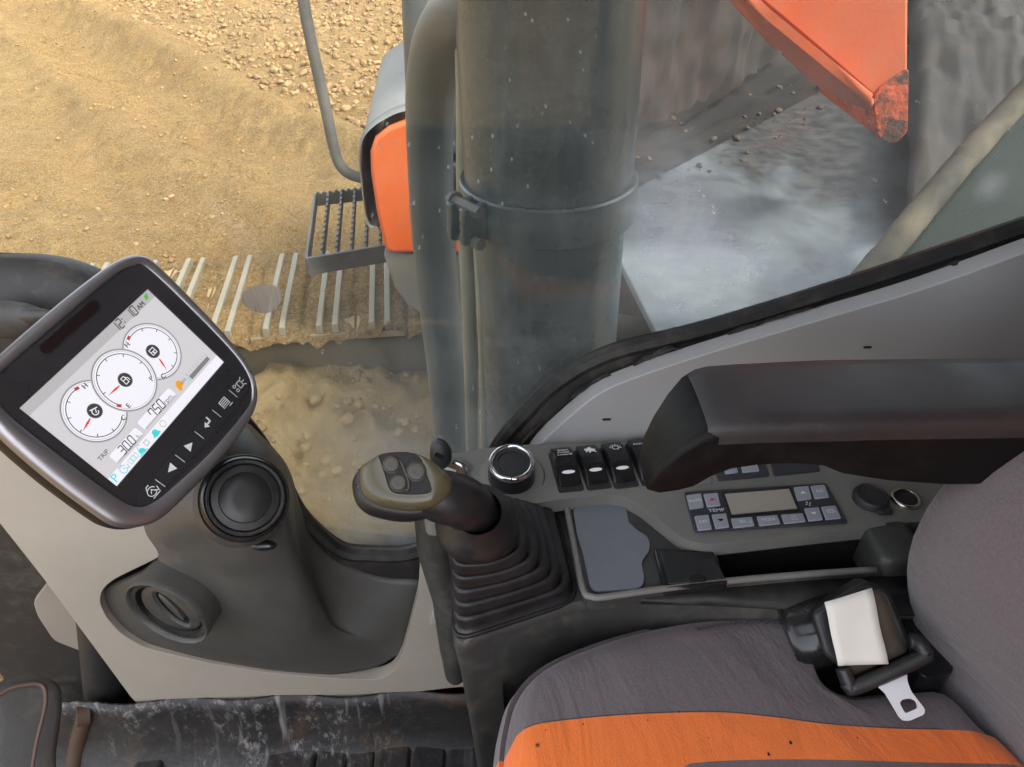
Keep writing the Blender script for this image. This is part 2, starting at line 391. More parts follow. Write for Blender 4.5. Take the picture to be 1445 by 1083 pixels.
k = NT('earth_clods')
c = k.mix(k.ramp(k.noise(5, 4), .3, .7), alb(.255,.142,.056), alb(.38,.245,.12)); c = k.mix(k.ramp(k.noise(1.1, 4), .4, .7, 0, .6), c, alb(.13,.08,.042))
k.l(c, k.b.inputs['Base Color']); k.b.inputs['Roughness'].default_value = .95; k.l(k.bump(k.noise(60, 6, .7), .7, .01), k.b.inputs['Normal']); M_clod = k.mat
def scatter(name, pts, sizes, sub, flat=.75, m=None):
    b = bmesh.new(); bmesh.ops.create_icosphere(b, subdivisions=sub, radius=1); bv = np.array([v.co[:] for v in b.verts]); bf = np.array([[v.index for v in f.verts] for f in b.faces]); b.free()
    vars_ = []
    for i in range(12):
        v = bv*(1+rng.uniform(-.42, .42, (len(bv), 1)))*rng.uniform(.7, 1.3, 3); vars_.append(v)
    n = len(pts); out = np.empty((n, len(bv), 3), np.float32)
    ang = rng.uniform(0, 6.28, n); ca, sa = np.cos(ang), np.sin(ang); vi = rng.integers(0, 12, n)
    vv = np.stack(vars_)[vi]*sizes[:, None, None]
    out[:, :, 0] = vv[:, :, 0]*ca[:, None]-vv[:, :, 1]*sa[:, None]+pts[:, 0:1]; out[:, :, 1] = vv[:, :, 0]*sa[:, None]+vv[:, :, 1]*ca[:, None]+pts[:, 1:2]
    out[:, :, 2] = vv[:, :, 2]*flat+pts[:, 2:3]+sizes[:, None]*.25
    fs = (bf[None]+(np.arange(n)*len(bv))[:, None, None]).reshape(-1, 3)
    me = bpy.data.meshes.new(name); me.vertices.add(n*len(bv)); me.vertices.foreach_set('co', out.ravel())
    me.loops.add(fs.size); me.loops.foreach_set('vertex_index', fs.ravel().astype(np.int32)); me.polygons.add(len(fs)); me.polygons.foreach_set('loop_start', (np.arange(len(fs))*3).astype(np.int32)); me.update(calc_edges=True)
    me.materials.append(m or M_clod); o = bpy.data.objects.new(name, me); col.objects.link(o); o['kind'] = 'stuff'; return o
def spread(n, x0, x1, y0, y1, keep):
    x = rng.uniform(x0, x1, n); y = rng.uniform(y0, y1, n); k_ = keep(x, y); x, y = x[k_], y[k_]; return np.stack([x, y, gheight(x, y)], -1)
P = spread(46000, -9, 1.5, 3.6, 19, lambda x, y: rside(x, y)+.25*vnoise(x,y,.6,9) > .35+.5*vnoise(x,y,1.5,30))
s_ = .008+.040*rng.power(.30, len(P))**1.8; o = scatter('rubble', P, s_, 2); o['label'] = 'heaped loose clods of dry earth beyond the low ridge'; o['category'] = 'rubble'
P = spread(30000, -11, .8, 1.9, 15, lambda x, y: (rside(x, y) < .4) & (vnoise(x,y,.9,31)+.5*vnoise(x,y,2.3,32) > .05))
s_ = .003+.026*rng.power(.20, len(P))**2.0; o = scatter('pebbles', P, s_, 1); o['label'] = 'small stones and crumbs scattered over the scraped earth'; o['category'] = 'gravel'

# ------------------------------------------------------------------ the cab's own shell
b = MB(); b.abox(-.72, 1.05, -.5, .72, -.05, 0); structure(b.build('floor', M_rubber))
WCURVE = [(1500,306),(1445,325),(1200,407),(1000,468),(865,502),(790,542),(740,590),(705,632),(672,695),(625,760),(580,786),(520,788),(482,783),(447,757),(418,722),(392,672),(345,605),(262,530),(190,448),(120,398),(60,379),(0,374),(-90,376)]
wc = [at(p[0], p[1], y=.70) for p in WCURVE]
wcs = cr(wc, 5)
lo = [V((-.715, .70, wcs[-1].z)), V((-.715, .70, 0)), V((1.05, .70, 0)), V((1.05, .70, wcs[0].z+.12))]
b = MB(); b.prism(wcs+lo, (0, .024, 0)); structure(b.build('side_wall', M_wall))
# unseen roof; its hatch opening is added to let sky light in
b = MB(); b.prism([V(p) for p in ((-.95,-.55,1.85),(1.05,-.55,1.85),(1.05,.80,1.85),(-.95,.80,1.85))], (0,0,.05), holes=[[V(p) for p in ((-.75,-.35,1.85),(.05,-.35,1.85),(.05,.45,1.85),(-.75,.45,1.85))]]); structure(b.build('unseen_ceiling', M_panel))
b = MB(); b.abox(1.05, 1.10, -.55, .74, 0, 1.85); structure(b.build('rear_wall', M_panel))

# lower half of the closed cab door on the near side
b = MB(); b.abox(-.95, 1.05, -.56, -.52, 0, .57); b.abox(.30, 1.05, -.56, -.52, .57, 1.85); structure(b.build('door_wall', M_wall, bevel=.01))
# the pane
k = NT('dusty_glass')
tr = k.n('BsdfTransparent'); tr.inputs[0].default_value = (.90,.93,.92,1)
gl = k.n('BsdfGlossy'); gl.inputs['Roughness'].default_value = .02
fr = k.n('Fresnel'); fr.inputs[0].default_value = 1.36
mx = k.n('MixShader'); k.l(fr.outputs[0], mx.inputs[0]); k.l(tr.outputs[0], mx.inputs[1]); k.l(gl.outputs[0], mx.inputs[2])
sx = k.n('SeparateXYZ'); g = k.n('NewGeometry'); k.l(g.outputs['Position'], sx.inputs[0])
dcol = k.mix(k.ramp(sx.outputs[0], -.24, -.10), alb(.66,.54,.35), alb(.42,.45,.46))     # tan splash in front, pale film to the rear
df = k.n('BsdfDiffuse'); k.l(dcol, df.inputs[0]); tl = k.n('BsdfTranslucent'); k.l(dcol, tl.inputs[0])
m2 = k.n('MixShader'); m2.inputs[0].default_value = .5; k.l(df.outputs[0], m2.inputs[1]); k.l(tl.outputs[0], m2.inputs[2])
big = k.ramp(k.noise(3.2, 5, .6, dist=1.2), .42, .78, .0, .12)
fine = k.ramp(k.noise(55, 6, .7, (1,1,.35), rot=(0,.5,0)), .45, .8, .0, .07)
wipe = k.ramp(k.noise(26, 3, .6, (.25,1,2.2), rot=(0,.7,0), dist=.6), .52, .78, 0, .07)
vor = k.n('TexVoronoi'); vor.inputs['Scale'].default_value = 75; k.l(k.coord((1,.01,1)), vor.inputs['Vector'])
sp = k.math('MULTIPLY', k.ramp(vor.outputs['Distance'], .06, .12, .95, 0), k.ramp(k.noise(7, 3), .50, .56))
# dust is thicker on the rear half of the pane, thin at the front where it has been wiped
rear = k.ramp(sx.outputs[0], -.30, .12, .25, 1.0)
streak = k.math('MULTIPLY', k.ramp(k.noise(30, 4, .65, (3.2,1,.12), rot=(0,.12,0)), .55, .80, 0, .16), k.ramp(k.noise(4, 3), .48, .62))
haze = k.math('MULTIPLY', k.ramp(k.noise(2.6, 6, .62, (1,1,1.3), dist=.8), .46, .72, 0, .16), k.ramp(sx.outputs[0], .05, .25, 0, 1))
d = k.math('MULTIPLY', k.math('ADD', k.math('ADD', big, fine), k.math('ADD', wipe, .030)), rear)
d = k.math('ADD', d, k.math('ADD', k.math('MULTIPLY', streak, rear), haze))
lowz = k.math('MULTIPLY', k.ramp(sx.outputs[2], .50, .86, 1, 0), k.ramp(k.noise(5, 6, .7, (1,1,.5), rot=(0,-.5,0), dist=1.5), .42, .72, .14, .70))
lowz = k.math('MULTIPLY', lowz, k.ramp(sx.outputs[0], -.05, .05, 1, .3))
d = k.math('ADD', k.math('ADD', d, sp), lowz)
def film_and_glare(px_, py_, rx_, rz_, amt, rot_):
    # a placed patch of film; those over the deck paint in sky glare
    p_ = at(px_, py_, y=.7255); u_ = k.math('MULTIPLY', k.math('SUBTRACT', sx.outputs[0], p_.x), 1/rx_); v_ = k.math('MULTIPLY', k.math('SUBTRACT', sx.outputs[2], p_.z), 1/rz_)
    u2 = k.math('ADD', u_, k.math('MULTIPLY', v_, rot_)); r_ = k.math('ADD', k.math('MULTIPLY', u2, u2), k.math('MULTIPLY', v_, v_))
    return k.math('MULTIPLY', k.ramp(r_, 0, 1, amt, 0), k.math('MULTIPLY', k.ramp(k.noise(18, 5, .6, (1,1,.5), dist=1), .25, .65, .5, 1.), k.ramp(k.noise(60, 5, .7, (.2,1,1), rot=(0,.5,0)), .3, .65, .55, 1.)))
wh = None
for a_ in ((965,325,.075,.13,.40,.25), (1040,390,.17,.07,.28,-.4), (1100,330,.16,.09,.12,-.3), (905,255,.07,.08,.16,0), (960,400,.03,.12,.16,.2), (700,640,.07,.09,.2,.5), (520,640,.10,.07,.22,.8), (760,500,.06,.10,.10,-.5), (1400,265,.022,.022,.3,0)):
    m_ = film_and_glare(*a_); d = k.math('ADD', d, m_); wh = m_ if wh is None else k.math('ADD', wh, m_)
wh = k.math('MULTIPLY', k.ramp(wh, .05, .30), k.ramp(sx.outputs[0], -.05, .05))
for nd_ in (df, tl): k.l(k.mix(wh, dcol, alb(.86,.91,.95)), nd_.inputs[0])     # film whitened to paint the sky glare
d = k.math('MULTIPLY', d, .62)     # the film lies on both faces of the pane
m3 = k.n('MixShader'); k.l(d, m3.inputs[0]); k.l(mx.outputs[0], m3.inputs[1]); k.l(m2.outputs[0], m3.inputs[2]); k.l(m3.outputs[0], k.out.inputs[0])
t = thing('side_window', 'dusty fixed side window pane in its black rubber seal', 'window', (0, .73, .4))
b = MB(); b.abox(-1.1, 1.04, .7255, .7305, .33, 1.82); b.build('pane', k.mat, t)
b = MB(); b.tube([p+V((0,.006,0)) for p in wcs], .010, 8); b.build('seal', M_seal, t)
# flecks of torn tape and film left along the seal
film = plastic('torn_film', alb(.03,.028,.03), .18, .3, 90, .6, .2)
b = MB()
for (x0, y0), (x1, y1), hgt in (((690,688),(770,600),10), ((800,575),(870,535),14), ((880,535),(960,497),13), ((1010,490),(1100,462),12), ((1060,470),(1160,440),10), ((1290,405),(1410,372),15)):
    rows = []
    for i in range(9):
        s = i/8; x, y = x0+(x1-x0)*s, y0+(y1-y0)*s; h = hgt*math.sin(math.pi*min(1, max(0, s)))**.5*random.uniform(.6, 1.1)
        rows.append([at(x, y-6, y=.697), at(x-1, y-6-h*.5, y=.692+random.uniform(-.002,.002)), at(x-2, y-6-h, y=.697)])
    b.grid(rows)
b.build('torn_film', film, t, ang=80)

# a grey film mark left on the front part of the pane
k = NT('grey_film'); tr2 = k.n('BsdfTransparent'); df2 = k.n('BsdfDiffuse'); df2.inputs[0].default_value = (.34,.30,.25,1); mm_ = k.n('MixShader')
k.l(k.ramp(k.noise(120, 3, .6, (2,1,.12)), .35, .6, .45, .85), mm_.inputs[0]); k.l(tr2.outputs[0], mm_.inputs[1]); k.l(df2.outputs[0], mm_.inputs[2]); k.l(mm_.outputs[0], k.out.inputs[0])
b = MB(); b.prism([at(x, y, y=.7245) for x, y in ((341,424),(343,412),(356,405),(372,401),(388,404),(398,412),(397,425),(390,437),(375,443),(358,440),(347,434))], (0, .0006, 0)); b.build('film_patch', k.mat, t)
# ------------------------------------------------------------------ crawler track
TZ = -.30
p0, p1 = at(376, 462, z=TZ), at(400, 355, z=TZ)     # along one grouser
lat = (p1-p0); lat.z = 0; lat.normalize(); alo = V((lat.y, -lat.x, 0))   # alo: along the track, towards +X
W_SH = .62; mid = at(388, 408, z=TZ)
def tk(a, c, z): return V((mid.x, mid.y, 0))+alo*a+lat*c+EZ*z
track = thing('crawler_track', 'dirt caked crawler track with pale worn shoe bars below the window', 'track', V((mid.x, mid.y, GZ)))
PIT = .192; RI = .38
def shoe_mesh():
    b = MB(); X_, Y_, Z_ = EX, EY, EZ; hw = W_SH/2
    b.abox(-PIT/2+.004, PIT/2-.004, -hw, hw, -.03, 0, 0)
    for s in (-.032, .026):                              # two grouser bars, tapered
        pr = [(s-.015, 0), (s+.015, 0), (s+.0105, .040), (s-.0105, .040)]
        b.prism([V((x, -hw+.004, z)) for x, z in pr], V((0, W_SH-.008, 0)), m=1)
    # dirt pressed between the bars
    for xa, xb, h in ((-PIT/2+.004, -.036, .026), (.032, PIT/2-.004, .024)):
        P = []
        for i in range(7):
            row = []
            for j in range(15):
                y = -hw+.01+(W_SH-.02)*j/14; e = min(1, min(j, 14-j)/1.5)*min(1, min(i, 6-i)/1.2+.35)
                row.append(V((xa+(xb-xa)*i/6, y, .001+.4*h*e*random.uniform(.55, 1.05))))
            P.append(row)
        b.grid(P, 2)
    return b
shoe0 = None
def put_shoe(pos, along, up):
    global shoe0
    if shoe0 is None: shoe0 = shoe_mesh().build('track_shoe', [M_shoe, M_bar, M_clodcake], track, bevel=.003, seg=1, off=V((0,0,0))); o = shoe0
    else: o = shoe0.copy(); col.objects.link(o)
    o.parent = track
    m = Matrix((along, lat, up)).transposed().to_4x4(); m.translation = pos-track.location; o.matrix_local = m
M_clodcake = painted('caked_dry_dirt', alb(.31,.205,.095), .95, .5, 0, alb(.42,.31,.17), 12)
a0 = -.93
na = 16
for i in range(na): put_shoe(tk(a0+PIT*i, 0, TZ-.034), alo, EZ)
for i in range(1, 6):                                   # round the front idler
    th = i*PIT/RI; cpos = tk(a0-RI*math.sin(th), 0, TZ-.034-RI*(1-math.cos(th)))
    put_shoe(cpos, (alo*math.cos(th)+EZ*math.sin(th)).normalized(), (EZ*math.cos(th)-alo*math.sin(th)).normalized())
hw = W_SH/2
# the crust of dried dirt packed over the shoes; the bars stand out of it
P = []
for i in range(240):
    a = -1.12+3.0*i/239; row = []
    for j in range(46):
        c_ = -.325+.66*j/45; e = min(1, min(j, 45-j)/3); na_ = np.array(a); nc_ = np.array(c_)
        z = .021+.030*float(vnoise(na_, nc_, 4, 71))+.016*float(vnoise(na_, nc_, 13, 72))+.012*float(vnoise(na_, nc_, 31, 73))
        z += .055*max(0, min(1, (-.72-a)/.3))*(.6+float(vnoise(na_, nc_, 4, 74)))     # deeper towards the idler
        z = min(z, .036+.03*float(vnoise(na_, nc_, 3.3, 79))+.03*max(0, min(1, (-.62-a)/.2))); z -= .018*math.exp(-(((a-a0)/PIT-.5-round((a-a0)/PIT-.5))*PIT/.010)**2); z -= (.030+.03*float(vnoise(na_, nc_*0, 9, 75))+.04*float(vnoise(na_, nc_*0, 23, 76))+.03*float(vnoise(na_, nc_, 47, 77)))*(1-e)**2
        if a < a0: z -= (RI-math.sqrt(max(0, RI*RI-(a0-a)**2)))
        row.append(tk(a, c_, TZ-.034+z))
    P.append(row)
b = MB(); b.grid(P); b.build('dirt_crust', M_earth, track, ang=100)
for c_ in (-.10, .10):                                  # the link chains under the shoes
    b = MB()
    for i in range(int(na)+1):
        a = a0+PIT*i; o = tk(a, c_, TZ-.105); b.box(o, alo*.085, lat*.018, EZ*.04); b.tube([o-alo*.096-lat*.03, o-alo*.096+lat*.03], .03, 8)
    b.build('link_chain', M_frame, track)
b = MB()
fr_ = [(-1.0, GZ+.30), (-1.0, TZ-.26), (-.85, TZ-.17), (2.4, TZ-.17), (2.4, GZ+.30)]
b.prism([tk(a, -.17, z) for a, z in fr_], lat*.34); b.build('track_frame', M_frame, track, bevel=.02)
b = MB(); b.lathe(tk(a0, -.08, TZ-.034-RI), lat, [(.05,0),(.33,0),(.34,.01),(.34,.15),(.33,.16),(.05,.16)], 36, cap0=True, cap1=True); b.build('idler_wheel', M_frame, track)
for i in range(4):
    b = MB(); b.lathe(tk(-.2+.6*i, -.12, GZ+.22), lat, [(.03,0),(.13,0),(.13,.06),(.10,.07),(.10,.17),(.13,.18),(.13,.24),(.03,.24)], 20, cap0=True, cap1=True); b.build('roller', M_frame, track)
for i in range(na):                                     # lower run on the ground
    pass
b = MB()
for i in range(na): b.box(tk(a0+PIT*i, 0, GZ+.07), alo*(PIT/2-.004), lat*hw, EZ*.02)
b.build('lower_run', M_shoe, track)
# the dirt heaped on the inner ledge of the frame
P = []
for i in range(220):
    a = -1.15+3.4*i/219; row = []
    for j in range(44):
        s = j/43; c_ = -.16-.52*s
        z = TZ-.30-.02*s-.50*s**2.2; z += .10*float(vnoise(np.array(a), np.array(c_), 4, 41))+.08*float(vnoise(np.array(a), np.array(c_), 11, 42))+.05*float(vnoise(np.array(a), np.array(c_), 23, 43))
        row.append(tk(a, c_, max(z, GZ-.02)))
    P.append(row)
b = MB(); b.grid(P); o = b.build('dirt_bank', M_pale, None, off=V((mid.x, mid.y-.4, GZ)), ang=80)
tag(o, 'bank of spilled earth heaped against the inner side of the crawler track', 'dirt bank')
P = []
for i in range(1500):
    a, s_ = random.uniform(-1.1, 1.6), random.random(); c_ = -.2-.75*s_
    z = TZ-.30-.02*s_-.50*s_**2.2 if s_ < .7 else GZ
    p = tk(a, c_, 0); zz = max(z, float(gheight(p.x, p.y))) if s_ > .6 else z; P.append((p.x, p.y, zz))
P = np.array(P); o = scatter('loose_dirt', P, .003+.026*rng.power(.3, len(P))**1.7, 1, .8, M_pale); o['label'] = 'loose crumbs of earth on the bank beside the crawler track'; o['category'] = 'dirt'
# machine frame below the cab, seen through the lowest part of the pane
b = MB(); b.abox(-.95, 1.2, -.4, .70, -.55, -.06); b.abox(.15, 2.6, .70, 1.9, -.75, -.25)
o = b.build('machine_frame', M_frame, None, off=V((0,.8,-.6)), bevel=.02); tag(o, 'dark muddy steel frame of the digger under its cab', 'machine frame')

# ------------------------------------------------------------------ tool box, step, handrail
TY = 2.2
t = thing('tool_box', 'orange tool box with rounded grey anti-slip lid beside the grated step', 'tool box', at(560, 355, y=TY))
prof = [(660,358),(552,358),(543,352),(531,300),(523,245),(522,215),(529,195),(548,180),(575,170),(660,165)]
pts = [at(x, y, y=TY) for x, y in prof]
def cover(dx, dy):
    return [at(x, y, y=TY)+V((0, dy, 0)) for x, y in ((532,322),(517,318),(509,262),(506,228),(510,203),(520,187),(540,172),(575,158),(660,150))]
b = MB(); b.prism(pts, (0, .03, 0)); b.build('side_panel', M_orange2, t, bevel=.012, seg=3)
ca = cr(cover(0, .012), 4); 
inn = [p+(at(600, 300, y=TY)-p)*.02 for p in ca]
p_ = at(575, 158, y=TY); lv_ = at(586, 54, z=p_.z)-p_; L = lv_.y; b = MB()
b.loft([[p+V((0,.05,0)) for p in inn], [p+V((0,.0,0)) for p in ca], [p+lv_*.5 for p in ca], [p+lv_ for p in ca]], False, False, False)
b.build('lid', M_grip, t, ang=50, solid=.012)
q = [at(x, y, y=TY+.03) for x, y in ((664,350),(556,352),(545,340),(528,240),(530,215),(560,188),(664,180))]
b = MB(); b.prism(q, (0, L-.06, 0)); b.build('box_body', M_orange2, t)
b = MB(); b.prism([at(x, y, y=TY+.012) for x, y in ((541,359),(664,359),(664,470),(600,447),(575,432),(556,405))], (0, .10, 0)); b.build('bracket', M_steelgrey, t, bevel=.006)

SZ = .02
t = thing('step_grating', 'grey steel step grating sticking out beside the orange tool box', 'step', at(485, 340, z=SZ))
A_, B_, C_, D_ = at(444, 274, z=SZ), at(432, 364, z=SZ), at(548, 345, z=SZ), at(548, 262, z=SZ)
def bar(b, p, q, h, wd):
    d = (q-p); n_ = d.cross(EZ).normalized()*wd/2; b.box((p+q)/2-EZ*h/2, d/2, n_, EZ*h/2)
for p, q, h, wd in ((A_, B_, .05, .010), (B_, C_, .065, .012), (A_, D_, .05, .010)):
    b = MB(); bar(b, p, q, h, wd)
    if h == .05 and q is D_:
        for i in range(12): c_ = p.lerp(q, (i+.5)/12); b.tube([c_-EY*.005, c_+EY*.005], .008, 8)
    b.build('frame_bar', M_steelgrey, t, bevel=.002, seg=1)
s0 = None
for i in range(1, 6):
    p, q = A_.lerp(D_, i/5.6), B_.lerp(C_, i/5.6); b = MB(); bar(b, p, q, .045, .008)
    for j in range(1, 12):
        c_ = p.lerp(q, j/12); b.box(c_+EZ*.002, EX*.004, EY*.006, EZ*.004)
    b.build('slat', M_steelgrey, t, bevel=.001, seg=1)
path = cr([at(x, y, y=2.30) for x, y in ((421,-60),(428,0),(436,45),(449,105),(461,160),(472,212),(480,233),(492,245),(512,252))], 5)
b = MB(); b.tube(path, .0165, 12); o = b.build('handrail', M_steelgrey, None, off=path[-1]); tag(o, 'thin grey handrail tube curving down to the tool box', 'handrail')

# ------------------------------------------------------------------ cylinder, hose, pipes
hp = [(710,-10,1.02),(665,10,1.06),(636,32,1.12),(616,75,1.17),(607,140,1.22),(607,220,1.25),(611,320,1.25),(619,420,1.25),(630,520,1.25),(639,620,1.25),(647,700,1.25),(653,800,1.25)]
path = cr([at(x, y, y=Y_) for x, y, Y_ in hp], 6)
b = MB(); b.tube(path, [.038]*len(path), 24); o = b.build('hydraulic_hose', M_hose, None, off=path[-1]); tag(o, 'thick black hose bending down beside the big cylinder', 'hose')
b = MB(); b.tube([at(587, -30, y=1.9), at(590, 60, y=1.9), at(600, 330, y=1.9)], .034, 16); o = b.build('guard_post', M_hose, None, off=at(600, 330, y=1.9)); tag(o, 'black guard post half hidden behind the thick bending hose', 'post')

CY0 = 1.05
cb, ct = at(770, 640, y=CY0), at(776, 0, y=CY0)
axd = (ct-cb).normalized(); ct = ct+axd*.6; cb = cb-axd*.5
t = thing('boom_cylinder', 'big upright black hydraulic cylinder with a clamped sleeve behind dusty glass', 'hydraulic cylinder', cb)
zr = at(770, 303, y=CY0-.13); zb = at(770, 357, y=CY0-.128)
hr, hb = (zr-cb).dot(axd), (zb-cb).dot(axd); H = (ct-cb).length
b = MB(); b.lathe(cb, axd, [(.119, hr-.02), (.119, H)], 64, cap1=True); b.build('rod_guard', M_cyl, t)
b = MB(); b.lathe(cb, axd, [(.112, 0), (.112, hb+.01)], 64, cap0=True); b.build('barrel', M_cyl, t)
b = MB(); b.lathe(cb, axd, [(.120, hr+.002),(.1245, hr+.003),(.127, hr),(.127, hb+.003),(.1245, hb),(.112, hb-.002)], 64); b.build('sleeve', M_cyl, t)
bz = (at(650, 325, y=CY0-.02)-cb).dot(axd)
cpos = cb+axd*bz
b = MB()
ear = Fr(cb+axd*((hr+hb)/2), V((-.80,-.60,0)), axd.cross(V((-.80,-.60,0))))
for s in (-.014, .014): b.box(ear(.143, s), ear.x*.022, ear.y*.006, ear.z*(hr-hb)*.47)
b.build('clamp_ear', M_cyl, t, bevel=.003)
for s in (-.022, .022):
    b = MB(); b.tube([ear(.148, -.034, s), ear(.148, .034, s)], .009, 6); b.tube([ear(.148, -.026, s), ear(.148, -.020, s)], .013, 12); b.build('bolt', M_steelgrey, t)
for px_, Y_, r in ((663, 1.10, .012), (683, 1.02, .010)):
    b = MB(); b.tube(cr([at(px_-14, -40, y=Y_), at(px_-8, 120, y=Y_), at(px_-8, 290, y=Y_+.01), at(px_-2, 420, y=Y_), at(px_+2, 560, y=Y_), at(px_+4, 700, y=Y_)], 5), r, 12)
    o = b.build('steel_pipe', M_pipe, None, off=at(px_+4, 700, y=Y_))
    tag(o, 'thicker dusty steel pipe running down close to the thick hose' if px_ == 663 else 'thinner dusty steel pipe hugging the left edge of the big cylinder', 'pipe', 'dusty pipes beside the cylinder')
t = thing('valve_block', 'grey bolted valve block between the thick hose and the cylinder', 'valve block', at(642, 250, y=1.35))
fr = Fr(at(648, 150, y=1.35), EX, EZ)
g0 = at(642, 160, y=1.35); g1 = at(644, 245, y=1.35)
b = MB(); b.box(g0, EX*.035, EY*.05, EZ*.055); b.build('upper_block', M_steelgrey, t, bevel=.004)
b = MB(); b.box(g1, EX*.035, EY*.05, EZ*.035); b.build('lower_block', M_steelgrey, t, bevel=.004)
b = MB(); b.box(at(643, 208, y=1.36), EX*.022, EY*.04, EZ*.03); b.build('neck', M_paintblk, t)
for dx in (-.018, .012):
    b = MB(); c_ = g1+V((dx, -.05, .012)); b.tube([c_+EY*.006, c_-EY*.008], .010, 6); b.build('bolt', M_steelgrey, t)

# ------------------------------------------------------------------ boom, deck and housings behind the dusty pane
BY = 1.40
t = thing('boom', 'faded orange boom side reaching down to a rusty lower corner', 'boom', at(1262, 190, y=BY))
side = [(1044,-22),(1100,24),(1180,92),(1235,140),(1246,150),(1262,172),(1281,186),(1283,-60),(1290,-160),(1000,-160),(1000,-60)]
b = MB(); b.prism([at(x, y, y=BY) for x, y in side], (0, .42, 0)); b.build('side_plate', M_orange, t, bevel=.006)
# bottom plate with its lip standing proud of the side plate
def lowband(y0, d):
    top = [(1030,-40),(1088,14),(1170,82),(1232,133)]; bot = [(1036,10),(1085,62),(1165,132),(1240,196)]
    return [at(x, y, y=BY-d) for x, y in top], [at(x, y, y=BY+.30) for x, y in bot]
tp, bt = lowband(0, .035)
b = MB(); rows = [[p+V((0,.036,.0)) for p in tp], tp, [p-EZ*.018 for p in tp], [p.lerp(q, .5)-EZ*.012 for p, q in zip(tp, bt)], bt]
b.grid(rows); b.build('bottom_plate', M_orange, t, solid=.012, ang=30)

k = NT('rusty_worn_paint'); c_ = k.mix(k.ramp(k.noise(17, 7, .74), .50, .60), alb(.54,.085,.022), alb(.075,.036,.02)); c_ = k.mix(k.ramp(k.noise(60, 4, .7), .60, .70), c_, alb(.02,.014,.011)); k.l(c_, k.b.inputs['Base Color']); k.b.inputs['Roughness'].default_value = .8; k.l(k.bump(k.noise(45, 6, .7), .8, .012), k.b.inputs['Normal'])
b = MB(); b.prism(fillet([at(x, y, y=BY-.006) for x, y in ((1232,138),(1244,122),(1283,96),(1281,187),(1264,203),(1246,200),(1238,190))], .008, 3), (0, .30, 0)); b.build('end_plate', k.mat, t, bevel=.006)
M_mud = painted('brown_mud', alb(.055,.034,.02), .95, .6, 0, alb(.10,.065,.036), 6)
DZ = .45
dk = [at(x, y, z=DZ) for x, y in ((886,222),(960,180),(1040,128),(1180,70),(1470,60),(1500,300),(1400,560),(938,492),(872,362))]
k = NT('sheen_and_shade_deck_paint'); sx_ = k.n('SeparateXYZ'); g_ = k.n('NewGeometry'); k.l(g_.outputs['Position'], sx_.inputs[0])
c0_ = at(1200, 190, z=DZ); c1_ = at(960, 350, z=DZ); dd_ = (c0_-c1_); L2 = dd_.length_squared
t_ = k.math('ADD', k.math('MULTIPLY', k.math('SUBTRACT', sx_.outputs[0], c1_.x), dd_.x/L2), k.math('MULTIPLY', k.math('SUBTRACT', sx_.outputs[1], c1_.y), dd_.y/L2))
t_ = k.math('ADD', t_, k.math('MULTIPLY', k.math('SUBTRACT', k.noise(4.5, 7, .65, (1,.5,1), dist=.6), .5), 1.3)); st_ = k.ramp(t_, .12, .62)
c_ = k.mix(st_, k.mix(k.ramp(k.noise(16, 6, .7), .35, .65), alb(.135,.157,.175), alb(.20,.222,.24)), k.mix(k.ramp(k.noise(20, 6, .7), .4, .6), alb(.020,.021,.024), alb(.06,.056,.052)))  # pale sky sheen and dark shade near the boom are painted in
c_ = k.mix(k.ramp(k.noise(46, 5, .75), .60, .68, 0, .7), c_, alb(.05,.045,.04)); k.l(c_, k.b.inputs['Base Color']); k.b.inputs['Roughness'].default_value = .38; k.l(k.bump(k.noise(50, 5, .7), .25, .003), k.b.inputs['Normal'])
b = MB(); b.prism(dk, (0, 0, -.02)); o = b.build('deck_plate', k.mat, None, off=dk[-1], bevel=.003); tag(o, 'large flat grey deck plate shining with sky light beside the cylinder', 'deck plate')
b = MB(); c0 = at(868, 470, y=1.35); b.tube([c0+V((-.02,.02,0)), c0+V((.12,-.02,-.01))], .035, 20); o = b.build('cross_tube', M_dustpipe, None, off=c0); tag(o, 'short dusty tube end under the edge of the deck plate', 'tube')
b = MB(); b.box(at(890, 520, y=1.2)-EZ*.05, EX*.16, EY*.10, EZ*.05); o = b.build('floor_bracket', M_dustpipe, None, off=at(890, 520, y=1.2), bevel=.006); tag(o, 'dusty grey bracket below the short tube by the window sill', 'bracket')
ea, eb = at(868, 232, z=DZ), at(1330, 12, z=DZ); ed_ = (eb-ea).normalized(); en = V((-ed_.y, ed_.x, 0)); en = en if en.y > 0 else -en
def ew(a, c, z): return V((ea.x, ea.y, 0))+ed_*a+en*c+EZ*z
t = thing('engine_housing', 'muddy dark machine housing rising behind the deck plate', 'housing', ew(1.0, .5, DZ))
b = MB(); b.prism([ew(-.02, .10, -.4), ew(4.5, .10, -.4), ew(4.5, .5, -.4), ew(-.02, .35, -.4)], (0, 0, 3.2)); b.build('housing_wall', M_house, t, bevel=.03)
P = []
for i in range(150):
    row = []
    for j in range(60):
        a_, z_ = -.02+3.4*i/149, DZ-.05+1.9*j/59; na_, nz_ = np.array(a_), np.array(z_)
        row.append(ew(a_, .05-.07*float(vnoise(na_, nz_*.45, 3.1, 91))-.05*float(vnoise(na_, nz_*.6, 9, 92))-.03*float(vnoise(na_, nz_, 22, 93)), z_))
    P.append(row)
b = MB(); b.grid(P); b.build('caked_mud', M_house, t, ang=80)
P = []
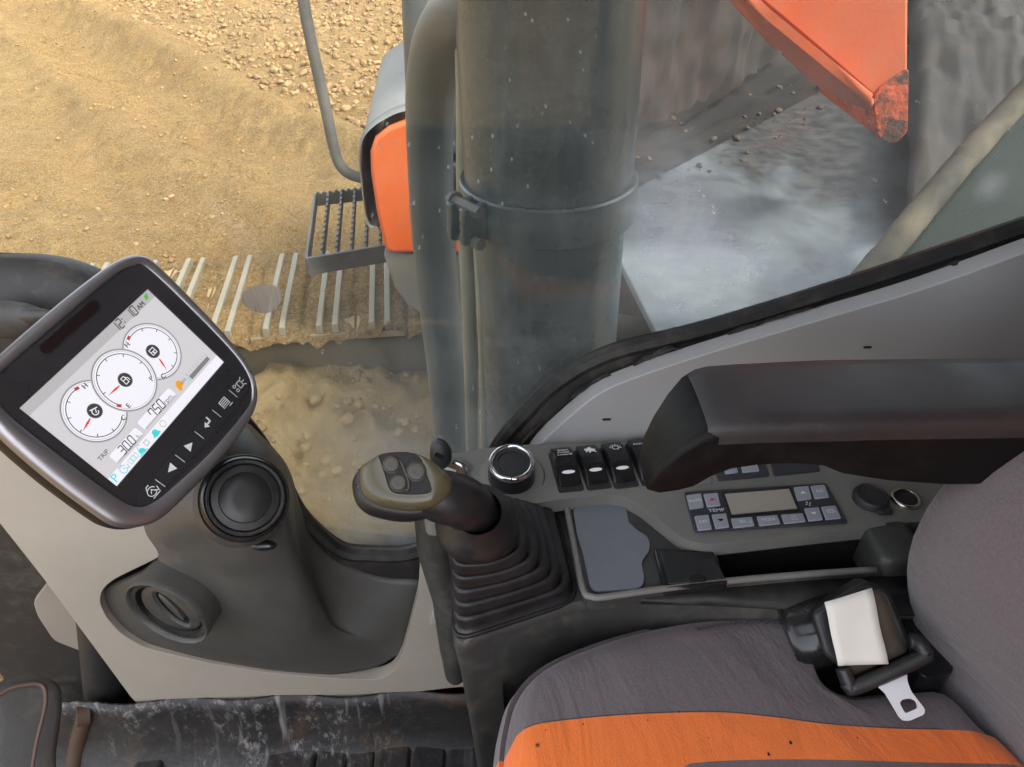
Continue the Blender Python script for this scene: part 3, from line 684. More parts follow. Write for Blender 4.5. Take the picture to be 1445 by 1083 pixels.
for i in range(90):
    row = []; a_ = -.1+3.4*i/89
    for j in range(16):
        s = j/15; z = DZ+.002+.085*max(0, 1-s*1.15)**1.3*(1+1.6*float(vnoise(np.array(a_), np.array(s*2), 3.3, 51)))+.05*float(vnoise(np.array(a_), np.array(s*.3), 11, 52))*(1-s)+.03*float(vnoise(np.array(a_), np.array(s*.3), 27, 53))*(1-s)
        row.append(ew(a_, .10-.24*s, max(z, DZ-.006)))
    P.append(row)
b = MB(); b.grid(P); o = b.build('dirt_ridge', M_mud, None, off=ew(1.5, 0, DZ), ang=80); tag(o, 'strip of spilled earth lying along the far edge of the deck plate', 'dirt ridge')
mz = DZ+.16; mb_ = [at(x, y, z=mz) for x, y in ((1284,150),(1292,260),(1330,285),(1400,215),(1560,120),(1560,-160),(1284,-160))]
P = []
mc = [at(x, y, z=mz) for x, y in ((1284,60),(1290,272),(1600,150),(1600,-160))]; mc[0] = at(1284,-160,z=mz)
for i in range(70):
    row = []
    for j in range(70):
        u, v_ = i/69, j/69; p = (mc[0].lerp(mc[1], v_)).lerp(mc[3].lerp(mc[2], v_), u); na_, nb_ = np.array(p.x), np.array(p.y)
        e = min(1, u*14, (1-v_)*14); z = mz-.05*(1-e)**2+.05*float(vnoise(na_, nb_, 4, 95))+.035*float(vnoise(na_, nb_, 11, 96))+.022*float(vnoise(na_, nb_, 26, 97))
        row.append(V((p.x, p.y, z)))
    P.append(row)
b.grid(P); M_dark = painted('dark_wet_mud', alb(.012,.009,.007), .85, .8, 0, alb(.04,.028,.02), 7); o = b.build('rear_cover', M_dark, None, off=mc[1]-EZ*.15, ang=80); tag(o, 'dark muddy machine cover to the right of the orange boom corner', 'cover')
P = []
for i in range(700):
    a_ = random.uniform(-.05, 3.2); s_ = random.random()**1.5; p = ew(a_, .09-.36*s_, DZ); P.append((p.x, p.y, DZ+.02*(1-s_)))
P = np.array(P); o = scatter('mud_crumbs', P, .002+.012*rng.power(.3, len(P))**1.6, 1, .7, M_mud); o['label'] = 'dark crumbs of mud lying along the far deck edge'; o['category'] = 'mud'
path = cr([at(1540, 40, y=1.35), at(1450, 130, y=1.30), at(1370, 215, y=1.22), at(1290, 310, y=1.12), at(1222, 392, y=1.02), at(1190, 430, y=.98)], 5)
M_crust = painted('dust_crusted_hose', alb(.035,.032,.025), .85, .95, 0, alb(.125,.10,.064), 11)
b = MB(); b.tube(cr(path, 4), [.021+.0018*float(vnoise(np.array(i*.37), np.array(0.), 1, 98))+.0012*float(vnoise(np.array(i*1.3), np.array(.5), 1, 99)) for i in range(len(cr(path, 4)))], 20); o = b.build('dusty_hose', M_crust, None, off=path[-1], ang=80); tag(o, 'tan dust covered hose slanting down to the window sill', 'hose')
gp = [at(x, y, y=Y_) for x, y, Y_ in ((1480,110,1.40),(1330,275,1.22),(1225,420,1.00),(1520,420,1.00))]
b = MB(); b.prism(gp, V((.02,.03,-.03))); o = b.build('side_cover', M_green, None, off=gp[2], bevel=.006); tag(o, 'dark green sloping side cover beyond the slanting dusty hose', 'cover')
# ------------------------------------------------------------------ monitor
c4 = [(27,577),(208,409),(316,511),(165,686)]
TS = [.60*s for s in (1.0, 1.18386683, 1.25103493, 1.0671681)]
Q = [CAM+ray(*p)*s for p, s in zip(c4, TS)]
MF = Fr(sum(Q, V((0,0,0)))/4, Q[1]-Q[0], Q[0]-Q[3]); S = .60/.66/1000   # millimetres of the traced plane; b is up
def mm(a, b, c=0): return MF(a*S, -b*S, c*S)
class MM:                                                  # frame in those millimetres
    def __call__(s, a, b, c=0): return mm(a, -b, c)
SF = MM()
t = thing('monitor', 'tilted display monitor showing three gauges on its lit screen', 'monitor', mm(0, 0, -40))
out = [(-118,60),(-119,0),(-114,-55),(-100,-84),(-80,-93),(0,-95),(70,-93),(100,-88),(113,-80),(118,-66),(117,0),(113,50),(107,78),(96,96),(80,108),(50,114),(0,114),(-50,109),(-85,103),(-103,92),(-114,78)]
def ring(sc_, c, dx=0, dy=0): return [mm(p.x*sc_+dx, p.y*sc_+dy, c) for p in cr([(a, b, 0) for a, b in out], 5, True)]
inn = [(-97,55),(-99,-10),(-98,-60),(-88,-78),(-72,-83),(0,-83),(70,-82),(95,-77),(105,-66),(106,0),(103,55),(95,82),(82,96),(62,102),(0,100),(-50,93),(-78,87),(-92,77)]
def iring(sc_, c): return [mm(p.x*sc_, p.y*sc_, c) for p in cr([(a, b, 0) for a, b in inn], 5, True)]
def rs_(r): return resample(r, 140)
b = MB(); b.loft([rs_(iring(1.0, .6)), rs_(iring(1.015, 2.9)), [p.lerp(q, .5)+MF.z*.0012 for p, q in zip(rs_(iring(1.02, 2.9)), rs_(ring(1.0, 2.4)))], rs_(ring(.985, 2.4)), rs_(ring(1.0, -1)), rs_(ring(1.003, -4)), rs_(ring(1.0, -7))], True, False, False); b.build('rim', M_rim, t, ang=60)
b = MB(); b.loft([ring(1.0, -7.2), ring(.995, -20), ring(.96, -36), ring(.80, -48), ring(.5, -50)], True, False, True); b.build('back_shell', M_armside, t, ang=50)
scr = [mm(a, b, 0) for a, b in ((-88.3,-52.2),(88.3,-52.2),(88.3,52.2),(-88.3,52.2))]
b = MB(); b.loft([iring(1.012, 1.0), iring(1.004, 2.2), iring(.995, 2.0), iring(.985, 1.4)], True, False, False)
ir = iring(.985, 1.4); hole = [mm(a, b, 1.4) for a, b in ((-88.8,-52.7),(88.8,-52.7),(88.8,52.7),(-88.8,52.7))]
tr = tessellate_polygon([ir, hole]); b.add(ir+hole, [tuple(f) for f in tr])
b.loft([hole, scr], True, False, False); b.build('bezel', M_bezel, t, ang=30)
sl = [(p[0], p[1]-74) for p in rrect(74, 10, 4.5)]
b = MB(); b.prism([mm(a, c, 2.1) for a, c in sl], MF.z*-.001, m=0); b.prism([mm(a*1.06, (c+74)*1.35-74, 1.75) for a, c in sl], MF.z*-.001, m=1)
b.build('sensor_window', [simple('dark_red_window', alb(.011,.005,.006), .3), M_black], t)
# six keys under the screen
strip = [(-91,76.5),(-83,71),(92,72),(98,75),(93,85),(82,91),(60,93),(0,91),(-60,87),(-85,84)]
cuts = [-61.5, -29.5, 3, 34.5, 65.5]
def clipx(poly, x0, x1):
    for sgn, lim in ((1, x0), (-1, -x1)):
        o_ = []
        for i in range(len(poly)):
            p, q = poly[i-1], poly[i]; a, c = sgn*p[0]-lim, sgn*q[0]-lim
            if (a >= 0) != (c >= 0):
                s = a/(a-c); o_.append((p[0]+(q[0]-p[0])*s, p[1]+(q[1]-p[1])*s))
            if c >= 0: o_.append(q)
        poly = o_
    return poly
M_key = plastic('monitor_key_rubber', alb(.020,.020,.023), .42, .05, 900, .08, .02)
b = MB(); b.prism([mm(a, c, 1.5) for a, c in strip], MF.z*.0004); b.build('key_recess', M_matte, t)
ed = [-200]+cuts+[200]
for i in range(6):
    pl = clipx(strip, ed[i]+.5, ed[i+1]-.5); cxm = sum(p[0] for p in pl)/len(pl)
    pl = [(p[0], 81+(p[1]-81)*.93) for p in pl]
    b = MB(); b.prism([mm(a, c, 2.0) for a, c in pl], MF.z*.0007, m=0)
    cx_ = (-72.5, -43, -12.5, 19.5, 50.5, 79.5)[i]; cy_ = 79.8 if i else 79.5; h = 2.95
    def st(p2, wd=1.0): b.stroke((lambda a, c_, z_: mm(a, c_, z_), p2, h), wd, 1)
    def F2(a, c_, z_): return mm(cx_+a, cy_+c_, z_)
    def sk(p2, wd=1.0): b.stroke((F2, p2, h), wd, 1)
    if i == 1: b.flat([F2(-5,0,h), F2(4,-4.5,h), F2(4,4.5,h)], 1)
    if i == 2: b.flat([F2(5,0,h), F2(-4,-4.5,h), F2(-4,4.5,h)], 1)
    if i == 3: sk([(4,-5),(4,0),(-2,0)], 1.8); b.flat([F2(-6,0,h), F2(-1,-3.6,h), F2(-1,3.6,h)], 1)
    if i == 0:
        sk([(5*math.cos(a), 4.2*math.sin(a)) for a in np.linspace(.6, 6.0, 14)], .9); sk([(-3,-4),(-1,-6.5),(2,-6.5)], .9); sk([(-4,5.5),(6,5.5)], .8); sk([(1,-1),(6,4),(7,0)], .9); sk([(-2,1),(1,-2),(3,2)], .8)
    if i == 4:
        for k_ in range(5): sk([(-5,-4.5+2.0*k_),(5,-4.5+2.0*k_)], .8)
        sk([(-5,-4.5),(-5,3.5),(5,3.5),(5,-4.5)], .8); sk([(2,6),(7,6)], .9)
    if i == 5:
        sk([(-2,-3.5),(3,-3.5),(4,0),(3,3.5),(-2,3.5),(-2,-3.5)], .9); sk([(-5,-3),(-3.6,-3)], .9); sk([(-6.5+1.6*math.cos(a), -3+1.6*math.sin(a)) for a in np.linspace(0, 6.28, 10)], .8); sk([(-6.5+1.6*math.cos(a), 2.5+1.6*math.sin(a)) for a in np.linspace(0, 6.28, 10)], .8); sk([(4.5,-3),(7,-5)], .9); sk([(4.5,3),(7,5)], .9); sk([(5,0),(8,0)], .9)
    b.build('key', [M_key, M_white], t)
M_div = simple('key_divider_print', alb(.5,.5,.5), .5)
for c_ in cuts:
    b = MB(); b.stroke((lambda a, d_, z_: mm(a, d_, z_), [(c_, 74.8), (c_+.8, 86)], 2.9), .9, 0); b.build('key_divider', M_div, t)
# the lit screen and what it shows
E_bg = screenmat('screen_grey', lin('d9d6d9'), .95); E_wh = screenmat('screen_white', lin('f4f2fa'), 1.0); E_md = screenmat('screen_midgrey', lin('c3c0c2'), .9)
E_dk = screenmat('screen_dark', lin('4a4648'), .9); E_rg = screenmat('screen_ring', lin('8b878b'), .9); E_rd = screenmat('screen_red', lin('e8502e'), 1.0); E_rs = screenmat('screen_square_red', lin('b8433c'), 1.0)
E_cy = screenmat('screen_cyan', lin('45d8dc'), 1.0); E_cl = screenmat('screen_pale_cyan', lin('a9dfe0'), .95); E_gn = screenmat('screen_green', lin('63b93e'), 1.0); E_or = screenmat('screen_orange', lin('f2a428'), 1.0)
SM = [E_bg, E_wh, E_md, E_dk, E_rg, E_rd, E_rs, E_cy, E_cl, E_gn, E_or]
b = MB(); b.flat(scr, 0)
b.prism([mm(a, c, .04) for a, c in ((-88.2,-52.1),(88.2,-52.1),(88.2,-42.5),(-88.2,-42.5))], MF.z*.00003, m=2)
b.prism([mm(a, c, .04) for a, c in ((-88.2,42),(88.2,42),(88.2,52.1),(-88.2,52.1))], MF.z*.00003, m=1)
screen = b.build('screen', SM, t, ang=30)
def P2(z): return lambda a, c, zz=None: mm(a, c, z)
def arc(cx, cy, r, a0_, a1_, n=30): return [(cx+r*math.cos(a), cy+r*math.sin(a)) for a in np.linspace(a0_, a1_, n)]
class TF:                                                  # frame for lettering at a place on the screen
    def __init__(s, a, c, z): s.a, s.c, s.z = a, c, z
    def __call__(s, u, v, w=0): return mm(s.a+u, s.c-v, s.z)
def circ(b, cx, cy, r, z, m, n=48): b.add([mm(x, y, z) for x, y in arc(cx, cy, r, 0, 2*math.pi*(1-1/n), n)], [tuple(range(n))], m)
def gauge(cx, r, z, marks, needle, kind):
    cy = -7; b = MB(); circ(b, cx, cy, r+.9, z, 2); circ(b, cx, cy, r, z+.05, 4); circ(b, cx, cy, r-.9, z+.1, 1); circ(b, cx, cy, r-2.0, z+.14, 2); circ(b, cx, cy, r-2.5, z+.18, 1)
    a0_, a1_ = marks; b.stroke((P2(z+.24), arc(cx, cy, r-4.6, a0_, a1_), 0), .8, 3)
    for i in range(1, 6):
        a = a0_+(a1_-a0_)*i/6; b.stroke((P2(z+.24), [(cx+(r-4.6)*math.cos(a), cy+(r-4.6)*math.sin(a)), (cx+(r-7.4)*math.cos(a), cy+(r-7.4)*math.sin(a))], 0), .8, 3)
    circ(b, cx, cy, 7.2, z+.22, 4, 32); circ(b, cx, cy, 6.6, z+.26, 3, 32)
    if kind == 1: 
        b.stroke((P2(z+.3), [(cx-2.6,cy-3.4),(cx+1.4,cy-3.4),(cx+1.4,cy+3.6),(cx-2.6,cy+3.6),(cx-2.6,cy-3.4)], 0), .8, 1); b.stroke((P2(z+.3), [(cx-2.6,cy-.4),(cx+1.4,cy-.4)], 0), .8, 1); b.stroke((P2(z+.3), [(cx+1.4,cy-2),(cx+3.4,cy),(cx+3.4,cy+3)], 0), .7, 1)
    elif kind == 0: b.stroke((P2(z+.3), arc(cx-.4, cy+.8, 3.0, .4, 5.6, 14), 0), .9, 1); b.stroke((P2(z+.3), [(cx-3,cy-3.2),(cx+4,cy-1.0)], 0), .9, 1); b.stroke((P2(z+.3), [(cx-.4,cy+2),(cx+1.4,cy-.4)], 0), .8, 1)
    else: b.stroke((P2(z+.3), [(cx-3,cy-3),(cx+3,cy-3),(cx+3,cy+3),(cx-3,cy+3),(cx-3,cy-3)], 0), .8, 1); b.stroke((P2(z+.3), [(cx-3,cy),(cx+3,cy)], 0), .7, 1); circ(b, cx, cy+1.5, 1.0, z+.3, 1, 10)
    return b, z
def dirpt(cx, a, r): return (cx+r*math.cos(a), -7+r*math.sin(a))
for cx, r, z, kind in ((-46.7, 29.4, .12, 0), (39.7, 29.4, .12, 2), (-3.6, 30.8, .60, 1)):
    if kind == 0: mk = (math.radians(-75), math.radians(-285)); mk = (math.radians(283), math.radians(60))
    if kind == 2: mk = (math.radians(257), math.radians(480)); 
    if kind == 1: mk = (math.radians(150), math.radians(400))
    b, z = gauge(cx, r, z, mk, 0, kind)
    def letter(s, a, c):
        for d_ in (-.22, .22): b.text(s, TF(a+d_, c, z+.32+.02*d_), 6.8, 3)
    def sq(a, c, rot):
        f = TF(a, c, z+.34); cs, sn = math.cos(rot), math.sin(rot); b.add([f(x*cs-y*sn, x*sn+y*cs) for x, y in ((-2.2,-1.4),(2.2,-1.4),(2.2,1.4),(-2.2,1.4))], [(0,1,2,3)], 6)
    def needle(p, q):
        d_ = V((q[0]-p[0], q[1]-p[1], 0)); nn = V((-d_.y, d_.x, 0)).normalized(); m_ = (p[0]+d_.x*.35, p[1]+d_.y*.35)
        b.add([mm(p[0]+nn.x*.5, p[1]+nn.y*.5, z+.36), mm(m_[0]+nn.x*1.1, m_[1]+nn.y*1.1, z+.36), mm(*q, z+.36), mm(m_[0]-nn.x*1.1, m_[1]-nn.y*1.1, z+.36), mm(p[0]-nn.x*.5, p[1]-nn.y*.5, z+.36)], [(0,1,2,3,4)], 5)
    if kind == 0: letter('H', -34.6, -28.2); letter('C', -33.8, 16); sq(-41.5, -31.5, -.25); needle((-55,-5.3), (-69.5,-2))
    if kind == 1: letter('F', 15.6, 10.0); letter('E', -21.5, 11.5); sq(-27.6, 5.2, -.9); needle((-12,-7), (-27.5,-8))
    if kind == 2: letter('H', 25.9, -28.0); letter('C', 26.8, 16.6); sq(32.5, -31.6, .3); needle((38.4,2), (34.6,15.5))
    b.build('gauge', SM, screen, ang=30)
SEG = {'0':'abcdef','1':'bc','2':'abged','3':'abgcd','5':'afgcd','7':'abcf'}
def seg7(b, s, a, c, h, z, m=3, adv=None):
    wd = h*.5; adv = adv or h*.72
    for ch in s:
        L_ = {'a':((0,-h/2),(wd,-h/2)),'b':((wd,-h/2),(wd,0)),'c':((wd,0),(wd,h/2)),'d':((0,h/2),(wd,h/2)),'e':((0,0),(0,h/2)),'f':((0,-h/2),(0,0)),'g':((0,0),(wd,0))}
        if ch in SEG:
            for q in SEG[ch]:
                (x0,y0),(x1,y1) = L_[q]; sl = .10; g_ = .08
                p = [(a+x0-y0*sl, c+y0), (a+x1-y1*sl, c+y1)]; p = [(p[0][0]+(p[1][0]-p[0][0])*g_, p[0][1]+(p[1][1]-p[0][1])*g_), (p[1][0]-(p[1][0]-p[0][0])*g_, p[1][1]-(p[1][1]-p[0][1])*g_)]
                b.stroke((P2(z), p, 0), h*.115, m)
            a += adv
        elif ch == ':':
            for yy in (-h*.22, h*.22): b.stroke((P2(z), [(a+h*.05, c+yy-.4), (a+h*.05, c+yy+.4)], 0), h*.12, m)
            a += h*.5
        elif ch == '.': b.stroke((P2(z), [(a-h*.12, c+h/2-.4), (a-h*.12, c+h/2+.4)], 0), h*.12, m); a += h*.12
        else: a += h*.35
b = MB(); seg7(b, '12: 10', 29, -46.6, 9.2, .3); b.text('AM', TF(68.5, -45.4, .3), 7.0, 3); b.text('AM', TF(68.9, -45.4, .31), 7.0, 3)
b.flat([mm(a, c, .3) for a, c in ((77,-45.5),(79,-50.2),(84,-50.8),(82.5,-46.6),(79.5,-45.6))], 9); b.build('clock', SM, screen, ang=30)
def pill(b, x0, x1, y0, y1, z):
    for k_, (d_, m_) in enumerate(((.8, 2), (0, 1))):
        b.add([mm((x0+x1)/2+p[0], (y0+y1)/2+p[1], z+.06*k_) for p in rrect(x1-x0+d_, y1-y0+d_, 2.2)], [tuple(range(24))], m_)
b = MB(); pill(b, -29, 22, 27.5, 38.5, .14); b.stroke((P2(.24), [(-27, 37.6), (20, 37.6)], 0), 1.4, 2); seg7(b, '750', -13, 32.6, 9.2, .34); b.text('rpm', TF(11.2, 34.6, .34), 6.2, 3, asp=1.15); b.build('speed_readout', SM, screen, ang=30)
b = MB(); pill(b, -71.5, -33, 29, 39.8, .14); b.stroke((P2(.24), [(-70, 39), (-35, 39)], 0), 1.4, 2); seg7(b, '30.0', -61, 34.6, 8.6, .34); b.text('h', TF(-38.6, 36.6, .34), 5, 3); b.text('TRIP', TF(-73.8, 25.2, .3), 5.8, 3, asp=1.1); b.build('trip_readout', SM, screen, ang=30)
b = MB(); z = .3
b.text('P', TF(-83.5, 46.8, z), 12, 7)
b.stroke((P2(z), arc(-72, 47, 3.6, .5, 5.9, 14), 0), 1.1, 8); b.stroke((P2(z), [(-75,42.6),(-70,42.6)], 0), 1, 8); b.stroke((P2(z), [(-72,46),(-67,50),(-66,46)], 0), 1, 8)
for x_ in (-62, -58, -54): b.stroke((P2(z), [(x_-1.4,44.5),(x_+1.4,44.5),(x_+1.4,49.5),(x_-1.4,49.5),(x_-1.4,44.5)], 0), .8, 8)
b.flat([mm(a, c, z) for a, c in ((-50.5,50),(-49.5,46),(-46,45.6),(-43.6,48),(-43.6,50.6))], 7); b.stroke((P2(z), [(-49,46),(-46.5,41),(-44.5,43.5)], 0), 1, 8); b.stroke((P2(z), [(-52,51),(-42,51)], 0), 1, 7)
b.stroke((P2(z), [(-40,44.5),(-35.5,44.5),(-35.5,49),(-40,49),(-40,44.5)], 0), .8, 2)
b.flat([mm(a, c, z) for a, c in ((-30,49.4),(-27.8,47.8),(-26.8,44.2),(-24,43.2),(-21.4,44.6),(-20.6,48),(-18.6,49.6),(-24,50.8))], 7)
b.stroke((P2(z), arc(-11.8, 46.6, 3.2, 0, 6.28, 18), 0), .6, 2)
b.build('status_icon', SM, screen, ang=30)
b = MB(); b.flat([mm(a, c, z) for a, c in ((27.5,38.5),(28,33),(30.5,29.5),(34,29),(36,31.5),(34.5,34),(37,36),(33,36.4),(30.5,39))], 10); b.text('eco', TF(38.3, 33.6, z), 5.0, 3)
b.flat([mm(a, c, z) for a, c in ((42.5,35),(46.5,35),(46.5,39.6),(42.5,39.6))], 8); b.flat([mm(a, c, z) for a, c in ((46.8,35),(79,35.2),(79,39.4),(46.8,39.6))], 4)
for i in range(9): b.stroke((P2(z), [(46+4.1*i, 31+.05*i), (46+4.1*i, 32.4 if i % 4 else 33.6)], 0), .5, 4)
b.build('eco_bar', SM, screen, ang=30)

# ------------------------------------------------------------------ front trim column with its two air vents
PY = .65
t = thing('front_trim_column', 'dark grey moulded column under the monitor with two round air vents', 'trim column', at(420, 940, y=.66))
secs = [
 [(200,640,.672),(225,630,.668),(262,612,.665),(300,596,.665),(334,594,.668),(346,597,.672),(350,598,.685),(354,600,.70)],
 [(190,700,.668),(222,690,.640),(275,668,.615),(325,648,.610),(372,640,.620),(390,647,.640),(397,650,.67),(404,655,.70)],
 [(200,750,.66),(225,742,.615),(280,728,.580),(340,715,.570),(392,702,.585),(409,705,.615),(414,706,.665),(424,715,.70)],
 [(215,792,.662),(236,785,.635),(285,778,.60),(345,778,.578),(398,766,.588),(418,764,.615),(424,764,.668),(440,755,.70)],
 [(150,830,.664),(200,822,.648),(270,818,.622),(345,820,.600),(410,814,.602),(434,812,.624),(444,808,.667),(472,788,.70)],
 [(140,862,.664),(195,862,.652),(270,865,.632),(350,870,.614),(422,866,.614),(452,858,.634),(464,852,.668),(510,806,.70)],
 [(165,905,.664),(225,905,.654),(300,905,.640),(380,906,.628),(440,900,.630),(470,887,.652),(486,878,.667),(548,816,.70)],
 [(235,938,.664),(290,932,.656),(355,932,.648),(430,930,.645),(485,920,.650),(516,907,.660),(540,896,.667),(582,818,.70)],
 [(330,962,.666),(380,956,.660),(440,954,.656),(490,950,.657),(530,942,.662),(556,928,.667),(566,918,.669),(612,822,.70)],
]
rows = [cr([at(x, y, y=Y_) for x, y, Y_ in s], 6) for s in secs]
cols = list(zip(*rows)); cols = [cr(list(c), 6) for c in cols]
b = MB(); b.grid(cols); b.build('column_shell', M_mould, t, ang=180, solid=.006)
# neck that carries the monitor
b = MB(); n0, n1 = mm(0, 35, -46), at(285, 612, y=.66)
b.loft([[p for p in [n0+MF.x*.03*x+MF.y*.022*y for x, y in rrect(2, 2, .7)]], [n0.lerp(n1, .5)+MF.x*.032*x+MF.y*.024*y for x, y in rrect(2, 2, .7)], [n1+MF.x*.04*x+MF.y*.03*y for x, y in rrect(2, 2, .7)]]); b.build('monitor_neck', M_mould, t)
# upper vent: a closed black ball facing the operator
vc = at(346, 703, y=.562); vd = (CAM-vc).normalized()+V((.10,.1,.05)); vd.normalize(); R_ = .0365
def vent_parts(o, d, R_, parent, closed):
    b = MB(); b.lathe(o, d, [(R_*1.12,-.028),(R_*1.16,-.004),(R_*1.13,.002),(R_*1.07,.004),(R_*1.04,.0)], 48); b.build('vent_collar', M_gloss if closed else M_mould, parent, ang=50)
    b = MB(); b.lathe(o, d, [(R_*1.04,-.006),(R_*1.03,.004),(R_*.99,.0062),(R_*.94,.0056),(R_*.90,.0020)], 48); bz = b.build('vent_ring', M_black, parent, ang=40)
    b = MB(); x = d.orthogonal().normalized(); y = d.cross(x)
    for i in range(96):
        a = 2*math.pi*i/96; dr = x*math.cos(a)+y*math.sin(a); tn = d.cross(dr); b.box(o+dr*R_*.985+d*.0060, dr*.0016, tn*.0007, d*.0009)
    b.build('knurling', M_black, bz)
b0 = MB(); b0.lathe(vc, vd, [(R_*1.28,-.035),(R_*1.26,-.012),(R_*1.20,-.004),(R_*1.14,-.006)], 48); b0.build('vent_seat', M_body, t, ang=50)
vent_parts(vc, vd, R_, t, True)
b = MB(); b.lathe(vc, vd, [(R_*.91,.0018),(R_*.88,.0040),(R_*.70,.0048),(R_*.68,.0040),(R_*.66,.0048),(R_*.3,.0056),(0,.0058)], 48); b.build('vent_flap', M_black, t, ang=50)
# small catch on the lower rim
x = at(372, 770, y=.56); b = MB(); b.ico(x, .012, 2, 0, (1.2,.5,.5)); b.build('vent_catch', M_gloss, t)
# lower vent: open nozzle aimed down at the footwell
lc = at(236, 866, y=.605); vw_ = (CAM-lc).normalized(); la_ = RT*-.6-UP*.8; la_ = (la_-vw_*la_.dot(vw_)).normalized(); ld_ = vw_*.42+la_*.907; r2 = .0535
b = MB(); b.lathe(lc, ld_, [(r2*.9,-.085),(r2*.97,-.05),(r2*1.02,-.006),(r2*1.03,-.001),(r2*1.0,.0025),(r2*.965,.001),(r2*.945,-.006)], 56); b.build('vent_nozzle', M_mould, t, ang=50)
lx = (at(300, 918, y=.605)-at(180, 826, y=.605)); lx = (lx-ld_*lx.dot(ld_)).normalized(); ly = ld_.cross(lx)
b = MB(); b.lathe(lc, ld_, [(r2*.945,-.009),(r2*.90,-.004),(r2*.84,-.0035),(r2*.80,-.005),(r2*.77,-.010),(r2*.74,-.010)], 56); b.build('vent_ring', M_armside, t, ang=40)
b = MB()
for i in range(84):
    a = 2*math.pi*i/84; dr = lx*math.cos(a)+ly*math.sin(a); b.box(lc+dr*r2*.885-ld_*.0030, dr*.0026, ld_.cross(dr)*.0007, ld_*.0010)
b.build('knurling', M_body, t)
lf = Fr(lc-ld_*.006, lx, ly, ld_)
aa = np.linspace(0, 2*math.pi, 41)[:-1]
oc = [(r2*.745*math.cos(a), r2*.745*math.sin(a)) for a in aa]; ov = [(r2*.60*math.cos(a), r2*(.30*math.sin(a)+.06)) for a in aa]; ow = [(r2*.55*math.cos(a), r2*(.25*math.sin(a)+.06)) for a in aa]
b = MB(); b.loft([[lf(*p, -.0015) for p in oc], [lf(p[0]*.96, p[1]*.96, .0) for p in oc], [lf(p[0]*1.04, p[1]*1.06, .0008) for p in ov], [lf(*p, -.0005) for p in ov], [lf(*p, -.002) for p in ow]], True, False, False); b.build('vent_plate', M_body, t, ang=40)
b = MB(); b.loft([[lf(*p, -.002) for p in ow], [lf(p[0]*.95, p[1]*.9, -.016) for p in ow]], True, False, True); b.build('vent_slot', M_matte, t)
b = MB(); lo_ = [(r2*.46*math.cos(a), r2*(.115*math.sin(a)-.02)) for a in aa]; b.loft([[lf(p[0], p[1], -.012) for p in lo_], [lf(p[0], p[1], -.0035+.10*(p[1]+.02*r2)) for p in lo_], [lf(p[0]*.93, p[1]*.8-.004*r2, -.0022+.10*(p[1]+.02*r2)) for p in lo_]], True, False, True); b.build('louvre', M_mould, t, ang=40)
b = MB(); lo2_ = [(r2*.40*math.cos(a), r2*(.05*math.sin(a)+.20)) for a in aa]; b.loft([[lf(p[0], p[1], -.012) for p in lo2_], [lf(p[0], p[1], -.006) for p in lo2_]], True, False, True); b.build('louvre', M_black, t, ang=40)

# ------------------------------------------------------------------ pale side panel
pan = [(-90,480),(60,520),(215,655),(222,738),(231,762),(232,776),(222,788),(160,818),(144,832),(140,850),(150,872),(172,896),(205,915),(290,935),(380,950),(470,958),(530,960),(552,952),(566,930),(577,890),(590,838),(596,740),(690,740),(700,968),(645,970),(560,980),(440,996),(388,1004),(366,996),(200,1000),(186,986),(60,815),(-90,625)]
pp = fillet([at(x, y, y=PY) for x, y in pan], .012, 4)
b = MB(); b.prism(pp, (0, .02, 0)); o = b.build('pale_trim', M_panel, None, off=at(370, 1000, y=PY), bevel=.0045, seg=3); tag(o, 'pale grey plastic panel lining the cab side below the monitor', 'trim panel')
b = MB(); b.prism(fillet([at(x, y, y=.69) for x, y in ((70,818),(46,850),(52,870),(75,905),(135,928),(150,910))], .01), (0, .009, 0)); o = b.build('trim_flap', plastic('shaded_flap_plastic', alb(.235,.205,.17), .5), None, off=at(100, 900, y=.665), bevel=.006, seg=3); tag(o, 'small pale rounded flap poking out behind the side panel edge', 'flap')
b = MB(); b.prism(fillet([at(x, y, y=.645) for x, y in ((632,862),(612,862),(606,880),(610,884),(622,872))], .002), (0, .006, 0)); o = b.build('trim_tab', M_trim, None, off=at(615, 870, y=.645), bevel=.002); tag(o, 'small grey tab of bent trim at the foot of the joystick console', 'tab')

# sill trim under the rear part of the window
st_ = [(1500,338),(1445,357),(1300,409),(1150,454),(1000,499),(900,532),(845,556),(795,596),(752,640),(720,700)]
tpz = cr([at(x, y, y=.672) for x, y in st_], 5)
b = MB(); b.prism(tpz+[V((tpz[-1].x, .672, .52)), V((.98, .672, .52)), V((.98, .672, tpz[0].z))], (0, .024, 0)); t = b.build('sill_trim', M_trim, None, off=V((.3, .68, .52)), bevel=.010, seg=4); tag(t, 'grey plastic sill trim curving up under the rear window edge', 'trim panel')
for x, y, w_ in ((856, 592, 11), (1224, 490, 10)):
    b = MB(); c_ = at(x, y, y=.6715); b.prism([c_+V((p[0], 0, p[1])) for p in rrect(w_*.0009, .0026, .0012)], (0, -.0008, 0)); b.build('clip_slot', M_matte, t)

